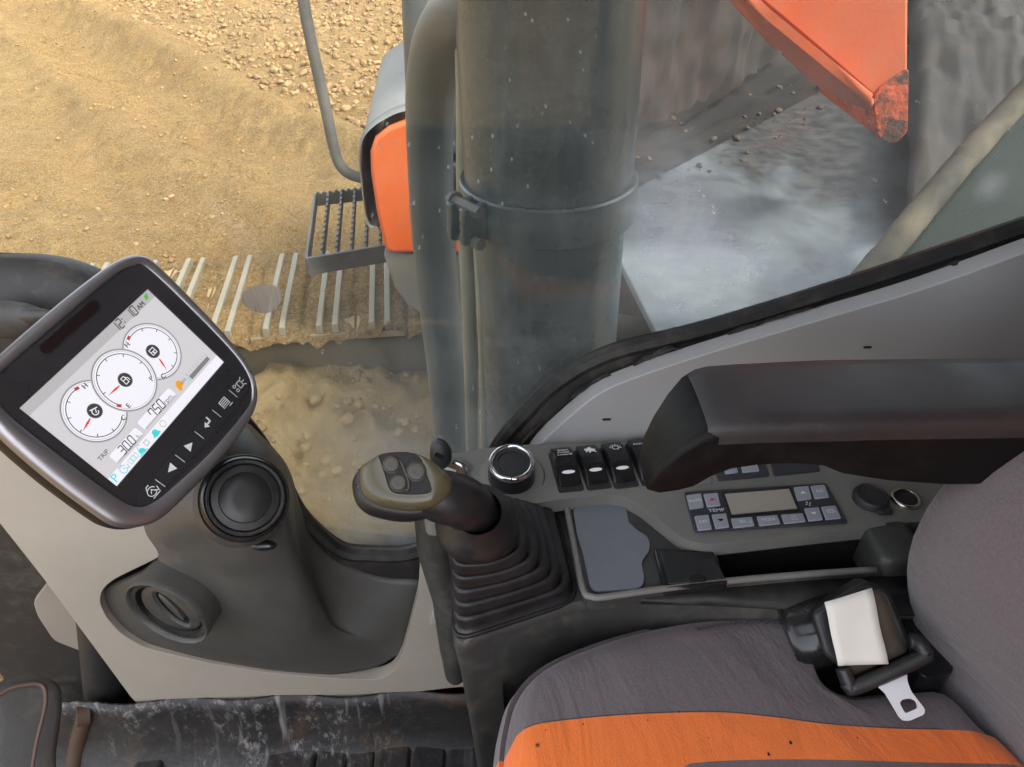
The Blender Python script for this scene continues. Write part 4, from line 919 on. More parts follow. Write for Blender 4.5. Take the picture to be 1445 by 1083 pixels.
# pieces in the front corner
t = thing('pillar_cover', 'black rounded front pillar cover with grey knob behind the monitor', 'pillar cover', at(60, 480, y=.60))
pc = cr([at(x, y, y=.655) for x, y in ((-120,388),(-40,379),(30,380),(84,392),(126,412),(150,440))], 5)
b = MB(); b.loft([[p+V((0,.05,-.01)) for p in pc], [p+V((0,.02,.0)) for p in pc], [p+V((0,0,-.014)) for p in pc], [p+V((-.0,-.012,-.08)) for p in pc], [p+V((0,-.006,-.2)) for p in pc]], False, False, False); b.build('cover_shell', M_wall, t, ang=60)
b = MB(); b.ico(at(14, 452, y=.625), .026, 3, 0, (1.4,.5,.75)); b.build('knob', M_body, t)
b = MB(); b.ico(at(48, 446, y=.62), .013, 3, 0, (1.5,.5,.6)); b.build('knob_flap', M_body, t)
b = MB()
fw_ = [at(x, y, x=-.72) for x, y in ((-160,690),(30,690),(130,860),(185,985),(190,1120),(112,1120),(108,1060),(98,1000),(76,930),(38,872),(-160,735))]
b.prism(fw_, V((-.02,0,0))); o = b.build('front_wall', M_wall); structure(o)
b = MB(); sp_ = cr([at(x, y, x=-.715) for x, y in ((-100,770),(-10,832),(36,872),(72,930),(94,1000),(104,1060),(108,1130))], 5); b.tube(sp_, .024, 14); o = b.build('front_seal', M_seal, None, off=sp_[-1]); tag(o, 'curved dark rubber seal edging the low front window', 'seal')
b = MB(); b.tube([at(140, 850, y=.695), at(150, 980, y=.695), at(158, 1090, y=.695)], .030, 24); o = b.build('corner_post', M_matte, None, off=at(160, 1075, y=.60)); tag(o, 'dark round corner post foot beside the pale panel bottom corner', 'post')
# ------------------------------------------------------------------ right-hand console
CT = .595                      # body deck
UZ = .628                     # raised switch strip
t = thing('right_console', 'dark plastic side console with rocker switches, dial and climate panel', 'console', V((.25, .56, .05)))
console = t
M_hole = simple('dark_recess_plastic', alb(.004,.004,.004), .7)
# body: deck outline and the flank that drops towards the seat
near = [(640,912),(680,897),(750,874),(820,852),(889,848),(1000,850),(1159,857),(1420,872)]
top = [at(x, y, z=CT) for x, y in near]
lend = [at(646, 742, z=CT), at(641, 800, z=CT), at(638, 870, z=CT)]
ring0 = [V((.98, .668, CT)), V((lend[0].x+.002, .668, CT))]+lend+top+[V((.98, top[-1].y, CT))]
cen = V((.45, .60, 0))
def drop(ps, z, k): return [V((p.x+(cen.x-p.x)*k*.45, min(.668, p.y+(.60-p.y)*k), z)) for p in ps]
rf = fillet(ring0, .03, 5)
b = MB(); b.loft([drop(rf, CT, .05), drop(rf, CT-.003, .015), drop(rf, CT-.010, 0), drop(rf, CT-.05, .02), drop(rf, CT-.20, .07), drop(rf, .20, .12), drop(rf, .05, .14)], True, False, True)
well = fillet([at(x, y, z=.611) for x, y in ((1009,775),(1120,767),(1226,760),(1236,800),(1130,808),(1021,818))], .006, 3); well = [V((p.x, p.y, CT)) for p in well]; dk_ = drop(rf, CT, .05)
b.add(dk_+well, [tuple(f) for f in tessellate_polygon([dk_, well])]); b.build('console_body', M_body, t, ang=40)
# shell of the seat side: a second raised skin with a rounded corner
sk = [(712,1010),(709,975),(711,950),(718,930),(735,915),(790,896),(860,879),(932,878),(1010,886),(1120,900)]
P = []
for x, y in [(p.x, p.y) for p in cr([V((a, c, 0)) for a, c in sk], 5)]:
    o_ = at(x, y, z=.50); i_ = at(x+3, y+6, z=.50); P.append([o_+V((0,.03,.0)), o_+V((0,0,.004)), i_+V((0,-.004,0)), i_+V((.004,.01,-.05)), i_+V((.01,.02,-.30))])
b = MB(); b.grid(P); b.build('flank_skin', M_body, t, ang=60)
# rounded end post at the left of the console
ep = [(572,735,.62),(600,726,.62),(640,722,.62)]
b = MB()
pa, pb = at(606, 740, z=.615), at(625, 850, z=.47)
o0 = at(612, 752, z=.61); rx = (at(640,752,z=.61)-at(576,752,z=.61)).length/2
b.loft([[V((o0.x+rx*1.02*math.cos(a), o0.y+.045+rx*1.5*math.sin(a), z)) if z > .5 else V((o0.x+.012+rx*1.02*math.cos(a)*k_, o0.y+.045+rx*1.5*math.sin(a)*k_, z)) for a in np.linspace(0, 2*math.pi, 37)[:-1]] for z, k_ in ((.613,.9),(.61,1),(.54,1.0),(.46,1.0),(.452,.97),(.36,.80),(.30,.6))], True, True, True)
b.build('end_post', M_body, t, ang=50)
# raised switch strip
up = [(590,655),(640,640),(700,631),(772,626),(900,616),(1100,600),(1400,575),(1420,730),(1290,737),(1150,752),(1000,769),(966,762),(905,713),(884,702),(860,698),(790,705),(725,716),(660,732),(600,742)]
us = [at(x, y, z=UZ) for x, y in up]
us = [V((p.x, min(p.y, .669), p.z)) for p in us]
b = MB(); uf = fillet(us, .012, 4); b.prism([p-EZ*.0172 for p in uf], (0, 0, .0172)); b.build('switch_strip', M_console, t, bevel=.0035, seg=3)
# tray section with its lip, phone mat, ash box and long recess
TZ_ = .611
tr_ = [(796,704),(860,701),(884,706),(906,718),(966,768),(1002,776),(1150,760),(1300,741),(1330,800),(1240,807),(1120,815),(1000,826),(900,839),(846,846),(832,845),(822,834)]
rec = [(1009,775),(1120,767),(1226,760),(1236,800),(1130,808),(1021,818)]
hole = fillet([at(x, y, z=TZ_) for x, y in rec], .006, 3)
b = MB(); b.prism([p-EZ*.016 for p in fillet([at(x, y, z=TZ_) for x, y in tr_], .010, 4)], (0, 0, .016), holes=[[p-EZ*.016 for p in hole]]); b.build('tray', M_body, t, bevel=.002, seg=2)
b = MB(); lipc = [at(x, y, z=TZ_+.002) for x, y in ((799,712),(810,770),(823,832),(834,842),(850,843),(900,836),(1000,823),(1120,812),(1236,804))]
b.tube(cr(lipc, 5), .0034, 8); b.build('tray_lip', M_console, t, ang=180)
b = MB(); hz = [V((p.x, p.y, TZ_-.050)) for p in hole]; b.loft([[p-EZ*.001 for p in hole], hz], True, False, True); b.build('tray_well', M_hole, t)
# black flank band under the lip
bb = [(828,848),(900,843),(1000,831),(1120,819),(1240,811),(1330,808)]
lo_ = [(826,852),(889,850),(1000,853),(1120,858),(1240,864),(1330,868)]
b = MB(); b.grid([[at(x, y, z=TZ_-.006), at(u, v_, z=CT+.001)-V((0,.002,0))] for (x, y), (u, v_) in zip(bb, lo_)]); b.build('flank_band', M_black, t, solid=.002)
pad = [(809,720),(812,714),(819,712),(875,709),(881,713),(884,720),(887,737),(898,748),(914,758),(917,768),(916,778),(908,788),(905,796),(909,814),(908,824),(903,830),(894,832),(844,835),(836,832),(832,826),(822,780),(814,754)]
pf = fillet([at(x, y, z=TZ_+.0025) for x, y in pad], .003, 3)
cc = sum(pf, V((0,0,0)))/len(pf)
b = MB(); b.prism([cc+(p-cc)*1.02-EZ*.0018 for p in pf], (0, 0, -.001)); b.build('mat_groove', M_matte, t)
b = MB(); b.prism([p-EZ*.002 for p in pf], (0, 0, .0025)); b.build('phone_mat', M_pad, t, bevel=.0006, seg=2)
ab = [(922,774),(1006,777),(1028,822),(937,831)]
b = MB(); af = [at(x, y, z=TZ_+.005) for x, y in ab]; b.prism([p-EZ*.012 for p in fillet(af, .002, 2)], (0, 0, .012)); ash = b.build('ash_box', M_gloss, t, bevel=.0015)
b = MB(); b.prism([p+EZ*.0005 for p in fillet([at(x, y, z=TZ_+.005) for x, y in ((932,779),(1004,781),(1022,818),(943,826))], .002, 2)], (0, 0, .0012)); b.build('lid', M_black, ash, bevel=.0006)
b = MB(); b.prism(fillet([at(x, y, z=TZ_+.0067) for x, y in ((970,819),(974,814),(988,813),(996,818),(996,822),(971,824))], .0015, 3), (0, 0, .003)); b.build('finger_tab', M_gloss, ash, bevel=.001)
b = MB(); o = at(1258, 774, z=.615); b.loft([[o+V((x*k_, y*k_, z+x*.12)) for x, y in rrect(.046, .052, .010, 5)] for z, k_ in ((-.03,1.04),(.002,1.02),(.009,.97),(.013,.86),(.014,.6))], True, False, True); b.build('belt_guide', M_body, t, ang=60)
# climate control panel
ac = [(965,695),(1166,683),(1196,738),(980,751)]
AZ = UZ+.002
ap = [at(x, y, z=AZ) for x, y in ac]; AF = Fr(ap[0], ap[1]-ap[0], ap[0]-ap[3], EZ)
b = MB(); b.prism([p+EZ*.0012 for p in fillet(ap, .003, 3)], (0, 0, -.003)); cpan = b.build('climate_panel', M_navy, t, bevel=.0008)
def c2(x, y): return (940+x/3.803, 620+y/3.803)
b = MB(); b.prism([at(*c2(x, y), z=AZ+.002) for x, y in ((312,292),(660,264),(706,374),(352,406))], (0, 0, -.0015), m=0)
dq = [at(*c2(x, y), z=AZ+.0022) for x, y in ((298,284),(668,254),(718,380),(346,414))]
b.build('display', M_lcd, cpan, bevel=.0006)
b = MB(); dq2 = [at(*c2(x, y), z=AZ+.0024) for x, y in ((312,292),(660,264),(706,374),(352,406))]
b.loft([dq, [p+EZ*.0004 for p in dq], [p+EZ*.0002 for p in dq2], [p-EZ*.0006 for p in dq2]], True, False, False); b.build('display_frame', M_matte, cpan, ang=20)
bq = [('AUTO',(108,302,186,292,202,362,128,372)),('up',(200,294,276,287,293,355,220,363)),('OFF',(152,412,228,405,246,480,172,488)),('dn',(244,404,322,397,340,470,266,478)),('SEL',(348,425,460,416,476,462,362,474)),('MODE',(486,414,596,406,614,452,502,463)),('circ',(618,404,734,396,750,440,634,452)),('fanup',(684,258,762,251,782,318,706,327)),('A/C',(774,250,850,243,876,310,798,318)),('fandn',(742,370,820,363,842,430,766,438)),('def',(832,362,910,355,940,422,858,430))]
for nm, q in bq:
    p4 = [at(*c2(q[2*i], q[2*i+1]), z=AZ+.0035) for i in range(4)]
    b = MB(); b.prism(fillet([p-EZ*.002 for p in p4], .0012, 3), (0, 0, .0022), m=0)
    f = Fr(sum(p4, V((0,0,0)))/4+EZ*.00045, p4[1]-p4[0], p4[0]-p4[3], EZ); W_ = (p4[1]-p4[0]).length; H_ = (p4[0]-p4[3]).length
    def tri(s, h, m): b.flat([f(-h, -h*.5*s, .0003), f(h, -h*.5*s, .0003), f(0, h*.6*s, .0003)], m)
    if nm in ('AUTO', 'OFF', 'MODE', 'SEL', 'A/C'): b.text(nm, f, .0052 if len(nm) > 3 else .0056, 1, c=.0003)
    elif nm == 'up': tri(1, .0034, 2)
    elif nm == 'dn': tri(-1, .0034, 3)
    elif nm == 'fanup': tri(1, .0032, 1)
    elif nm == 'fandn': tri(-1, .0032, 1)
    elif nm == 'circ': b.stroke((f, [(.0034*math.cos(a), .0034*math.sin(a)) for a in np.linspace(.3, 6, 16)], .0003), .0006, 1); b.stroke((f, [(-.0016,-.0016),(0,.0016),(.0016,-.0016)], .0003), .0006, 1)
    else:
        b.stroke((f, [(-.004,-.001),(-.0034,.003),(.0034,.003),(.004,-.001),(-.004,-.001)], .0003), .0007, 1); [b.stroke((f, [(x, -.0015),(x+.0006,-.0005),(x,.0005),(x+.0004,.0025)], .0003), .0006, 1) for x in (-.002, 0, .002)]
    if nm == 'SEL': b.stroke((f, [(.006,-.002),(.0085,-.002),(.0075,.001)], .0003), .0006, 1)
    b.build('climate_button', [M_btn, M_white, M_red, M_matte], cpan, bevel=.0006)
b = MB(); b.text('TEMP', Fr(at(*c2(270, 383), z=AZ+.0018), AF.x, AF.y, EZ), .0062, asp=1.15); b.build('panel_print', M_white, cpan)
b = MB()
f = Fr(at(*c2(763, 346), z=AZ+.0018), AF.x, AF.y, EZ)
for i in range(4):
    a = i*math.pi/2+.4; b.flat([f(.0006*math.cos(a), .0006*math.sin(a)), f(.003*math.cos(a-.45), .003*math.sin(a-.45)), f(.0036*math.cos(a+.2), .0036*math.sin(a+.2))])
b.build('fan_symbol', M_white, cpan)
# blanking plate and the half hidden module behind
b = MB(); b.prism(fillet([at(x, y, z=UZ+.0012) for x, y in ((938,655),(999,652),(1006,682),(944,686))], .002, 2), (0, 0, -.002)); b.build('blanking_plate', M_console, t, bevel=.0008)
b = MB(); b.prism(fillet([at(x, y, z=UZ+.002) for x, y in ((1004,652),(1078,646),(1086,671),(1014,678))], .002, 2), (0, 0, -.003), m=0); b.prism(fillet([at(x, y, z=UZ+.004) for x, y in ((1018,650),(1036,649),(1042,666),(1024,668))], .001, 2), (0, 0, -.003), m=1); b.prism(fillet([at(x, y, z=UZ+.004) for x, y in ((1044,649),(1066,647),(1072,664),(1048,666))], .001, 2), (0, 0, -.003), m=1)
b.build('radio_module', [M_navy, M_btn], t, bevel=.0006)
b = MB(); b.prism(fillet([at(x, y, z=UZ+.002) for x, y in ((1086,645),(1150,640),(1158,664),(1092,671))], .002, 2), (0, 0, -.003)); b.build('blank_module', M_navy, t, bevel=.0008)
# rocker switches
sw = [((779,632),(812,629),(819,682),(786,685)),((817,629),(849,625),(857,679),(824,682)),((854,625),(886,622),(893,676),(862,680)),((892,620),(925,617),(932,672),(900,676))]
for i, q in enumerate(sw):
    z0 = UZ+.010; p4 = [at(x, y, z=z0) for x, y in q]; o = sum(p4, V((0,0,0)))/4; f = Fr(o, (p4[1]-p4[0])+(p4[2]-p4[3]), (p4[0]-p4[3])+(p4[1]-p4[2])); f.z = EZ
    W_ = (p4[1]-p4[0]).length*.94; H_ = (p4[0]-p4[3]).length
    def surf(v): return (.0045-.010*(v-.12)**2*4) if v > .12 else (.0045-.019*(v-.12)**2*4*.6)
    rings = []
    for j in range(13):
        v = .5-j/12; h = surf(v); w2 = W_/2*(1-.10*abs(v)**2*4*.5)
        rings.append([f(-w2, v*H_, -.014), f(-w2, v*H_, h-.002), f(-w2+.0016, v*H_, h), f(0, v*H_, h+.0004), f(w2-.0016, v*H_, h), f(w2, v*H_, h-.002), f(w2, v*H_, -.014)])
    b = MB(); b.loft(rings); rk = b.build('rocker_switch', M_gloss, t, bevel=.0005, seg=1, ang=40)
    b = MB(); b.prism([f(a, c, -.0085) for a, c in rrect(W_*1.10, H_*1.05, .003)], (0, 0, -.004)); b.build('switch_bezel', M_matte, rk)
    def onf(v, ex=.0004): return f(0, v*H_, surf(v)+.0004+ex)
    def SFr(v): 
        d_ = (onf(v+.02)-onf(v-.02)); return Fr(onf(v), f.x, d_)
    b = MB(); g_ = SFr(-.20); b.flat([g_(a*W_*.29, c*W_*.085) for a, c in [(math.cos(u), math.sin(u)) for u in np.linspace(0, 6.28, 20)[:-1]]]); b.build('indicator', M_white, rk)
    b = MB(); g_ = SFr(.25)
    def tx(s, dy, sz):
        for d_ in (-.00012, .00012): b.text(s, g_, sz, None, d_, dy, .0005+d_*.2, 1.12)
    if i == 0: 
        for s, dy in (('Smart', .0046), ('Power', .0), ('Control', -.0046)): tx(s, dy, .0046)
    if i == 1:
        u = W_*.042
        hare = [(-6,1),(-5,3.2),(-3.4,3.8),(-2.4,3.2),(-.6,6),(.4,6.2),(.2,4.6),(2,6.4),(2.8,6.0),(1.4,3.4),(3,3),(5,1.2),(6.2,1.6),(6.4,.4),(5.4,-.6),(5,-2.4),(6.6,-4.6),(5.2,-5),(3.4,-3),(1,-3),(-.4,-5.4),(-2,-5.4),(-1,-3),(-3,-1.6),(-3.6,-3.8),(-5,-3.8),(-4.2,-1),(-5.2,.2)]
        b.flat([g_(x*u, y*u, .0003) for x, y in hare])
    if i == 2:
        u = W_*.045; b.stroke((g_, [(3.1*u*math.cos(a), 3.1*u*math.sin(a)) for a in np.linspace(0, 6.3, 20)], .0003), u*1.0)
        b.stroke((g_, [(-2.4*u,-3.2*u),(2.4*u,-3.2*u)], .0003), u*.8)
        for a in np.linspace(0, math.pi, 7): b.stroke((g_, [(4.4*u*math.cos(a-.15), 4.4*u*math.sin(a-.15)),(6.0*u*math.cos(a-.15), 6.0*u*math.sin(a-.15))], .0003), u*.9)
    if i == 3: tx('POWER', .001, .0052)
    b.build('switch_print', M_white, rk)
# speed dial
do = at(722, 674, z=UZ); tilt = V((-.02, -.20, 1)).normalized()
b = MB(); b.lathe(do-tilt*.004, tilt, [(.0375,-.006),(.0370,.003),(.0345,.0065),(.0255,.0075),(.025,.006)], 56); dial = b.build('dial_base', M_console, t, ang=40)
b = MB(); b.lathe(do, tilt, [(.0258,.001),(.0256,.012),(.0242,.0235),(.0240,.025)], 56); b.build('dial_skirt', M_gloss, dial, ang=40)
b = MB(); b.lathe(do, tilt, [(.0240,.0235),(.0246,.0255),(.0243,.0278),(.0228,.0295),(.0208,.0296),(.0196,.0280),(.0192,.0262)], 64); b.build('chrome_ring', M_chrome, dial, ang=80)
b = MB(); b.lathe(do, tilt, [(.0194,.0262),(.0150,.0268),(.0146,.0256),(.0142,.0262),(.006,.0268),(0,.0268)], 56); b.build('dial_cap', M_matte, dial, ang=40)
dn = (V((0,-1,0))-tilt*V((0,-1,0)).dot(tilt)).normalized(); dx_ = dn.cross(tilt)
b = MB(); b.box(do+tilt*.0282+dn*.0226+dx_*.001, dx_*.0006, dn*.0024, tilt*.0022); b.build('dial_pointer', M_matte, dial)
# ignition switch barrel
ig = at(641, 668, z=UZ+.006); idr = V((.12,-.35,.9)).normalized()
b = MB(); b.lathe(ig-idr*.012, idr, [(.0175,0),(.0172,.010),(.0150,.0135),(.0120,.0142),(.0115,.012),(.004,.012),(0,.012)], 40); ign = b.build('ignition_switch', M_chrome, t, ang=40)
b = MB(); b.lathe(ig-idr*.012, idr, [(.026,-.008),(.025,.004),(.019,.006),(.0176,.004)], 40); b.build('switch_surround', M_console, ign, ang=40)
# power socket with cap, open lighter socket
so = at(1228, 706, z=UZ); b = MB(); b.lathe(so, EZ, [(.0185,-.002),(.0185,.006),(.0168,.0085),(.0150,.009),(.0145,.008),(0,.008)], 36); sk_ = b.build('socket_cap', M_rubber, t, ang=40)
b = MB(); b.box(so+V((.006,-.019,.003)), EX*.007, EY*.004, EZ*.0025); b.build('cap_tab', M_rubber, sk_, bevel=.001)
lo2 = at(1277, 706, z=UZ); b = MB(); b.lathe(lo2, EZ, [(.0150,-.002),(.0152,.003),(.0142,.0048),(.0128,.0050),(.0118,.004)], 40); ls = b.build('lighter_socket', simple('pale_ring_metal', alb(.62,.58,.48), .25, 1.0), t, ang=60)
b = MB(); b.lathe(lo2, EZ, [(.0120,.004),(.0118,-.002),(.0116,.0012),(0,.0010)], 32); b.build('socket_bore', M_matte, ls)

# ------------------------------------------------------------------ ignition key
kt = thing('ignition_key', 'dark plastic headed key standing in the ignition behind the joystick grip', 'key', ig)
kx = (RT*.80-UP*.60).normalized()    # the bow leans across the view
kh = at(620, 641, z=UZ+.034)
kf = Fr(kh, V((.55,-.10,-.35)), V((.3,.25,.9)))
ko = [(p.x, p.y) for p in cr([V(q+(0,)) for q in ((-.013,.004),(-.0125,.012),(-.004,.0155),(.006,.012),(.013,.004),(.0145,-.006),(.010,-.014),(.002,-.015),(-.007,-.007))], 5, True)]
b = MB(); b.loft([[kf(a*.82, c*.82, -.0042) for a, c in ko], [kf(a, c, -.0028) for a, c in ko], [kf(a, c, .0028) for a, c in ko], [kf(a*.82, c*.82, .0042) for a, c in ko]]); b.build('key_bow', M_black, kt, ang=50)
b = MB(); b.prism([kf(a, c, .0045) for a, c in rrect(.010, .005, .002)], kf.z*.0006); b.build('bow_badge', M_gloss, kt)
b = MB(); kb = kf(.008, -.013); b.box((kb+ig)/2, (ig-kb)/2, kf.z*.0012, (ig-kb).cross(kf.z).normalized()*.0035); b.build('key_blade', M_steel, kt)

# ------------------------------------------------------------------ joystick
jt = thing('joystick', 'black joystick with olive topped three button grip and ribbed rubber boot', 'joystick', at(725, 810, z=CT))
fc = at(572, 672, t=.600); fn = (CAM-fc).normalized()+V((-.10,.12,.10)); fn.normalize()
def jz(x, y): return 480+x/6.015, 600+y/6.015
FJ = Fr(fc, RT*.98-UP*.2-fn*(RT*.98-UP*.2).dot(fn), UP)
FJ.z = fn; FJ.y = fn.cross(FJ.x)
def jf(x, y):
    p = onplane(*jz(x, y), fc, fn)-fc; return p.dot(FJ.x), p.dot(FJ.y)
oc = [(136,380),(140,470),(165,560),(215,620),(290,662),(400,692),(520,712),(640,714),(760,694),(850,655),(915,600),(950,535),(955,470),(925,415),(850,345),(760,285),(680,245),(600,224),(500,220),(400,225),(300,250),(215,290),(160,330)]
o2 = [V(jf(*p)+(0,)) for p in oc]; o2 = resample(cr(o2, 4, True), 72); om = sum(o2, V((0,0,0)))/72
pl_ = [(335,270),(370,250),(430,240),(520,235),(610,242),(650,255),(690,300),(715,370),(745,450),(772,530),(770,560),(740,578),(660,588),(560,588),(480,580),(440,562),(412,520),(385,430),(355,340)]
pl2 = [V(jf(*p)+(0,)) for p in pl_]; pl2 = resample(cr(pl2, 4, True), 72)[::-1]
# rotate the plate outline so that both start at the same bearing
def bear(p, c): return math.atan2(p.y-c.y, p.x-c.x)
pm = sum(pl2, V((0,0,0)))/72; a0_ = bear(o2[0], om); i0 = min(range(72), key=lambda i: abs(math.remainder(bear(pl2[i], pm)-a0_, 2*math.pi))); pl2 = pl2[i0:]+pl2[:i0]
def R3(f2, c, k_=1.0, cx=None): 
    cx = cx or om; return [FJ(cx.x+(p.x-cx.x)*k_, cx.y+(p.y-cx.y)*k_, c) for p in f2]
def mixr(s, c): return [FJ(p.x+(q.x-p.x)*s, p.y+(q.y-p.y)*s, c) for p, q in zip(pl2, o2)]
b = MB(); b.loft([R3(pl2, -.0006, 1.0, pm), R3(pl2, .0006, 1.02, pm), mixr(.22, .0008), mixr(.55, -.0002), mixr(.82, -.0032), mixr(.95, -.0080), mixr(1.0, -.0130), mixr(1.0, -.0150)], True, False, False); b.build('grip_cap', M_olive, jt, ang=60)
def shr(s_, c, k_): return [p-FJ.x*.0045*k_-FJ.y*.0065*k_ for p in mixr(s_, c)]
b = MB(); b.loft([mixr(1.002, -.0152), shr(1.04, -.0185, .6), shr(1.05, -.025, 1.0), shr(.99, -.034, 1.2), shr(.76, -.042, 1.2), shr(.35, -.045, 1.2)], True, True, True); b.build('grip_shell', M_boot, jt, ang=60)
b = MB(); b.prism(R3(pl2, -.0002, .99, pm), FJ.z*-.001); plate = b.build('button_plate', plastic('button_plate', alb(.014,.012,.014), .55, .05, spec=.3), jt)
bs = [((440,335),.0068),((650,395),.0075),((500,490),.0068)]
M_pb = plastic('taupe_button', alb(.060,.054,.042), .5, .05)
for (x, y), r in bs:
    u, v_ = jf(x, y); b = MB(); b.lathe(FJ(u, v_, -.0004), fn, [(r*1.06,0),(r*1.06,.0010),(r*.95,.0015),(r*.9,.0012),(r*.88,.0024),(r*.75,.0030),(r*.3,.0026),(0,.0025)], 36); b.build('thumb_button', M_pb, jt, ang=50)
b = MB()
s1 = [jf(x, y) for x, y in ((505,300),(535,350),(560,420),(580,480),(585,530),(560,560))]
b.tube(cr([FJ(u, v_, .0002) for u, v_ in s1], 5), .0011, 8); b.build('plate_ridge', M_pb, jt, ang=180)
# small trigger seen past the far left edge of the grip
u, v_ = jf(105, 420); b = MB(); b.box(FJ(u+.006, v_, -.020), FJ.x*.004, FJ.y*.009, FJ.z*.004)
for i in range(4): b.box(FJ(u+.001, v_-.0066+.0044*i, -.0195), FJ.x*.0012, FJ.y*.0012, FJ.z*.003)
b.build('side_trigger', M_black, jt, bevel=.0008)
# neck
npth = cr([FJ(.004, .0, -.022), FJ(.024, -.006, -.027), at(650, 708, t=.634), at(668, 722, t=.655), at(674, 730, t=.675)], 5)
nr = [.018+.004*min(1, i/6) for i in range(len(npth))]
b = MB(); b.tube(npth, nr, 28); b.build('grip_neck', M_boot, jt, ang=180)
cl = at(672, 738, t=.665); ca_ = (npth[-8]-npth[-1]).normalized()+V((.25,-.15,.5)); ca_.normalize()
b = MB(); b.lathe(cl, ca_, [(.0205,.030),(.0225,.024),(.028,.016),(.0335,.008),(.0355,.002),(.0352,-.003),(.033,-.007),(.029,-.010)], 44); b.build('collar', M_boot, jt, ang=60)
# ribbed boot
bq4 = [at(x, y, z=CT+.002) for x, y in ((641,903),(814,846),(783,722),(640,742))]
N = 64
base = resample(fillet(bq4, .020, 8), N); bc = sum(base, V((0,0,0)))/N
topc = cl-ca_*.010; tx_ = [V((math.cos(math.atan2(p.y-bc.y, p.x-bc.x)), math.sin(math.atan2(p.y-bc.y, p.x-bc.x)), 0)) for p in base]
topr = [topc+(d_-ca_*d_.dot(ca_))*.0300 for d_ in tx_]
def br(s, k_=1.0, dz=0.):
    cen_ = bc.lerp(topc, s); out_ = []
    for p, q in zip(base, topr):
        e = s**.92; r_ = p.lerp(q, e); out_.append(cen_+(r_-cen_)*k_+EZ*dz)
    return out_
rings = [br(0, 1.03, -.004), br(0, 1.03, .001)]
lev = 6
for i in range(lev):
    s0_, s1_ = i/lev, (i+1)/lev; h = (topc.z-bc.z)/lev
    rings += [br(s0_+.02, 1.0, 0), br(s0_+.03/1, .985, h*.30), br(s0_+.05, 1.0, h*.52), br(s0_+.065, 1.012, h*.62), br(s0_+.09, .985, h*.66), br(s0_+.125, .93, h*.40)]
rings.append(br(1.0, .98, 0)); rings.append(br(1.0, .9, .006))
b = MB(); b.loft(rings, True, False, False); b.build('boot', M_boot, jt, ang=180)
b = MB(); sk2 = [c_ for c_ in br(0, 1.05, 0)]; b.prism([p-EZ*.001 for p in sk2], (0, 0, .003)); b.build('boot_flange', M_boot, jt, bevel=.001)
# ------------------------------------------------------------------ seat
def fabric(name, c1, c2, tone):
    k = NT(name); base = k.mix(k.ramp(k.noise(8, 6, .6), .3, .7), c1, c2)
    base = k.mix(k.ramp(k.noise(420, 2, .6), .3, .7, 0, .35), base, tone)
    base = k.mix(k.ramp(k.noise(3.3, 6, .7),    .55, .72, 0, .42), base, tuple(x*.42 for x in c1[:3])+(1,))
    v = k.n('TexVoronoi'); v.inputs['Scale'].default_value = 17; k.l(k.coord((1,1,.0)), v.inputs['Vector'])
    base = k.mix(k.math('MULTIPLY', k.ramp(v.outputs['Distance'], .035, .055, 1, 0), k.ramp(k.noise(5, 2), .50, .53)), base, alb(.01,.01,.01))
    k.l(base, k.b.inputs['Base Color']); k.b.inputs['Roughness'].default_value = .9; k.b.inputs['Specular IOR Level'].default_value = .2
    k.b.inputs['Sheen Weight'].default_value = .25; k.b.inputs['Sheen Roughness'].default_value = .5
    wv = k.noise(900, 2, .5, (1,.35,1)); bp = k.bump(wv, .5, .0012); bp = k.bump(k.noise(11, 4, .6, (1,.4,1), dist=.8), .55, .016, bp); k.l(bp, k.b.inputs['Normal']); return k.mat
M_fg = fabric('mauve_grey_fabric', alb(.116,.094,.096), alb(.145,.120,.121), alb(.215,.185,.188))
M_fo = fabric('orange_fabric', alb(.80,.165,.022), alb(.86,.19,.03), alb(.80,.24,.10))
seat = thing('operator_seat', 'grey and orange fabric digger seat with long black armrest', 'seat', V((.25, .1, .30)))
ZS = .575
oc = [(700,1140),(708,1083),(711,1040),(716,1008),(728,966),(756,932),(798,907),(870,881),(940,864),(1010,853),(1080,848),(1114,849),(1131,857),(1140,878),(1150,915),(1168,945),(1210,965),(1290,958),(1345,960),(1400,1012),(1440,1040)]
ol = [at(x, y, z=ZS) for x, y in oc]
ol += [V((.50,.20,ZS)), V((.50,-.05,ZS)), V((.42,-.12,ZS)), V((.10,-.10,ZS)), V((.02,.0,ZS)), V((-.005,.15,ZS))]
ol = resample(cr(ol, 6, True), 220); cen = V((.24, .20, ZS))
def sring(k_, z, pull=0):
    out_ = []
    for p in ol:
        d_ = cen-p; L_ = d_.length; q = p+d_.normalized()*pull if k_ is None else p+d_*k_; out_.append(V((q.x, q.y, z)))
    return out_
rings = [sring(None, .36, .012), sring(None, .44, .0), sring(None, .50, -.012), sring(None, .53, -.010), sring(None, .548, -.004)]
R_ = .034
for a in np.linspace(.15, math.pi/2, 7): rings.append(sring(None, ZS-R_+R_*math.sin(a)-.002, R_*(1-math.cos(a))))
oa = np.array([(p.x, p.y) for p in ol])
def smooth_ring(k_, z):
    w_ = int(50*k_); q = oa if w_ < 1 else sum(np.roll(oa, i_, 0) for i_ in range(-w_, w_+1))/(2*w_+1)
    return [V((x+(cen.x-x)*k_, y+(cen.y-y)*k_, z)) for x, y in q]
for k_ in np.linspace(.20, .97, 16): rings.append(smooth_ring(k_, ZS-.002+.010*math.sin((k_-.15)*math.pi/1.7)))
b = MB(); b.loft(rings, True, True, True)
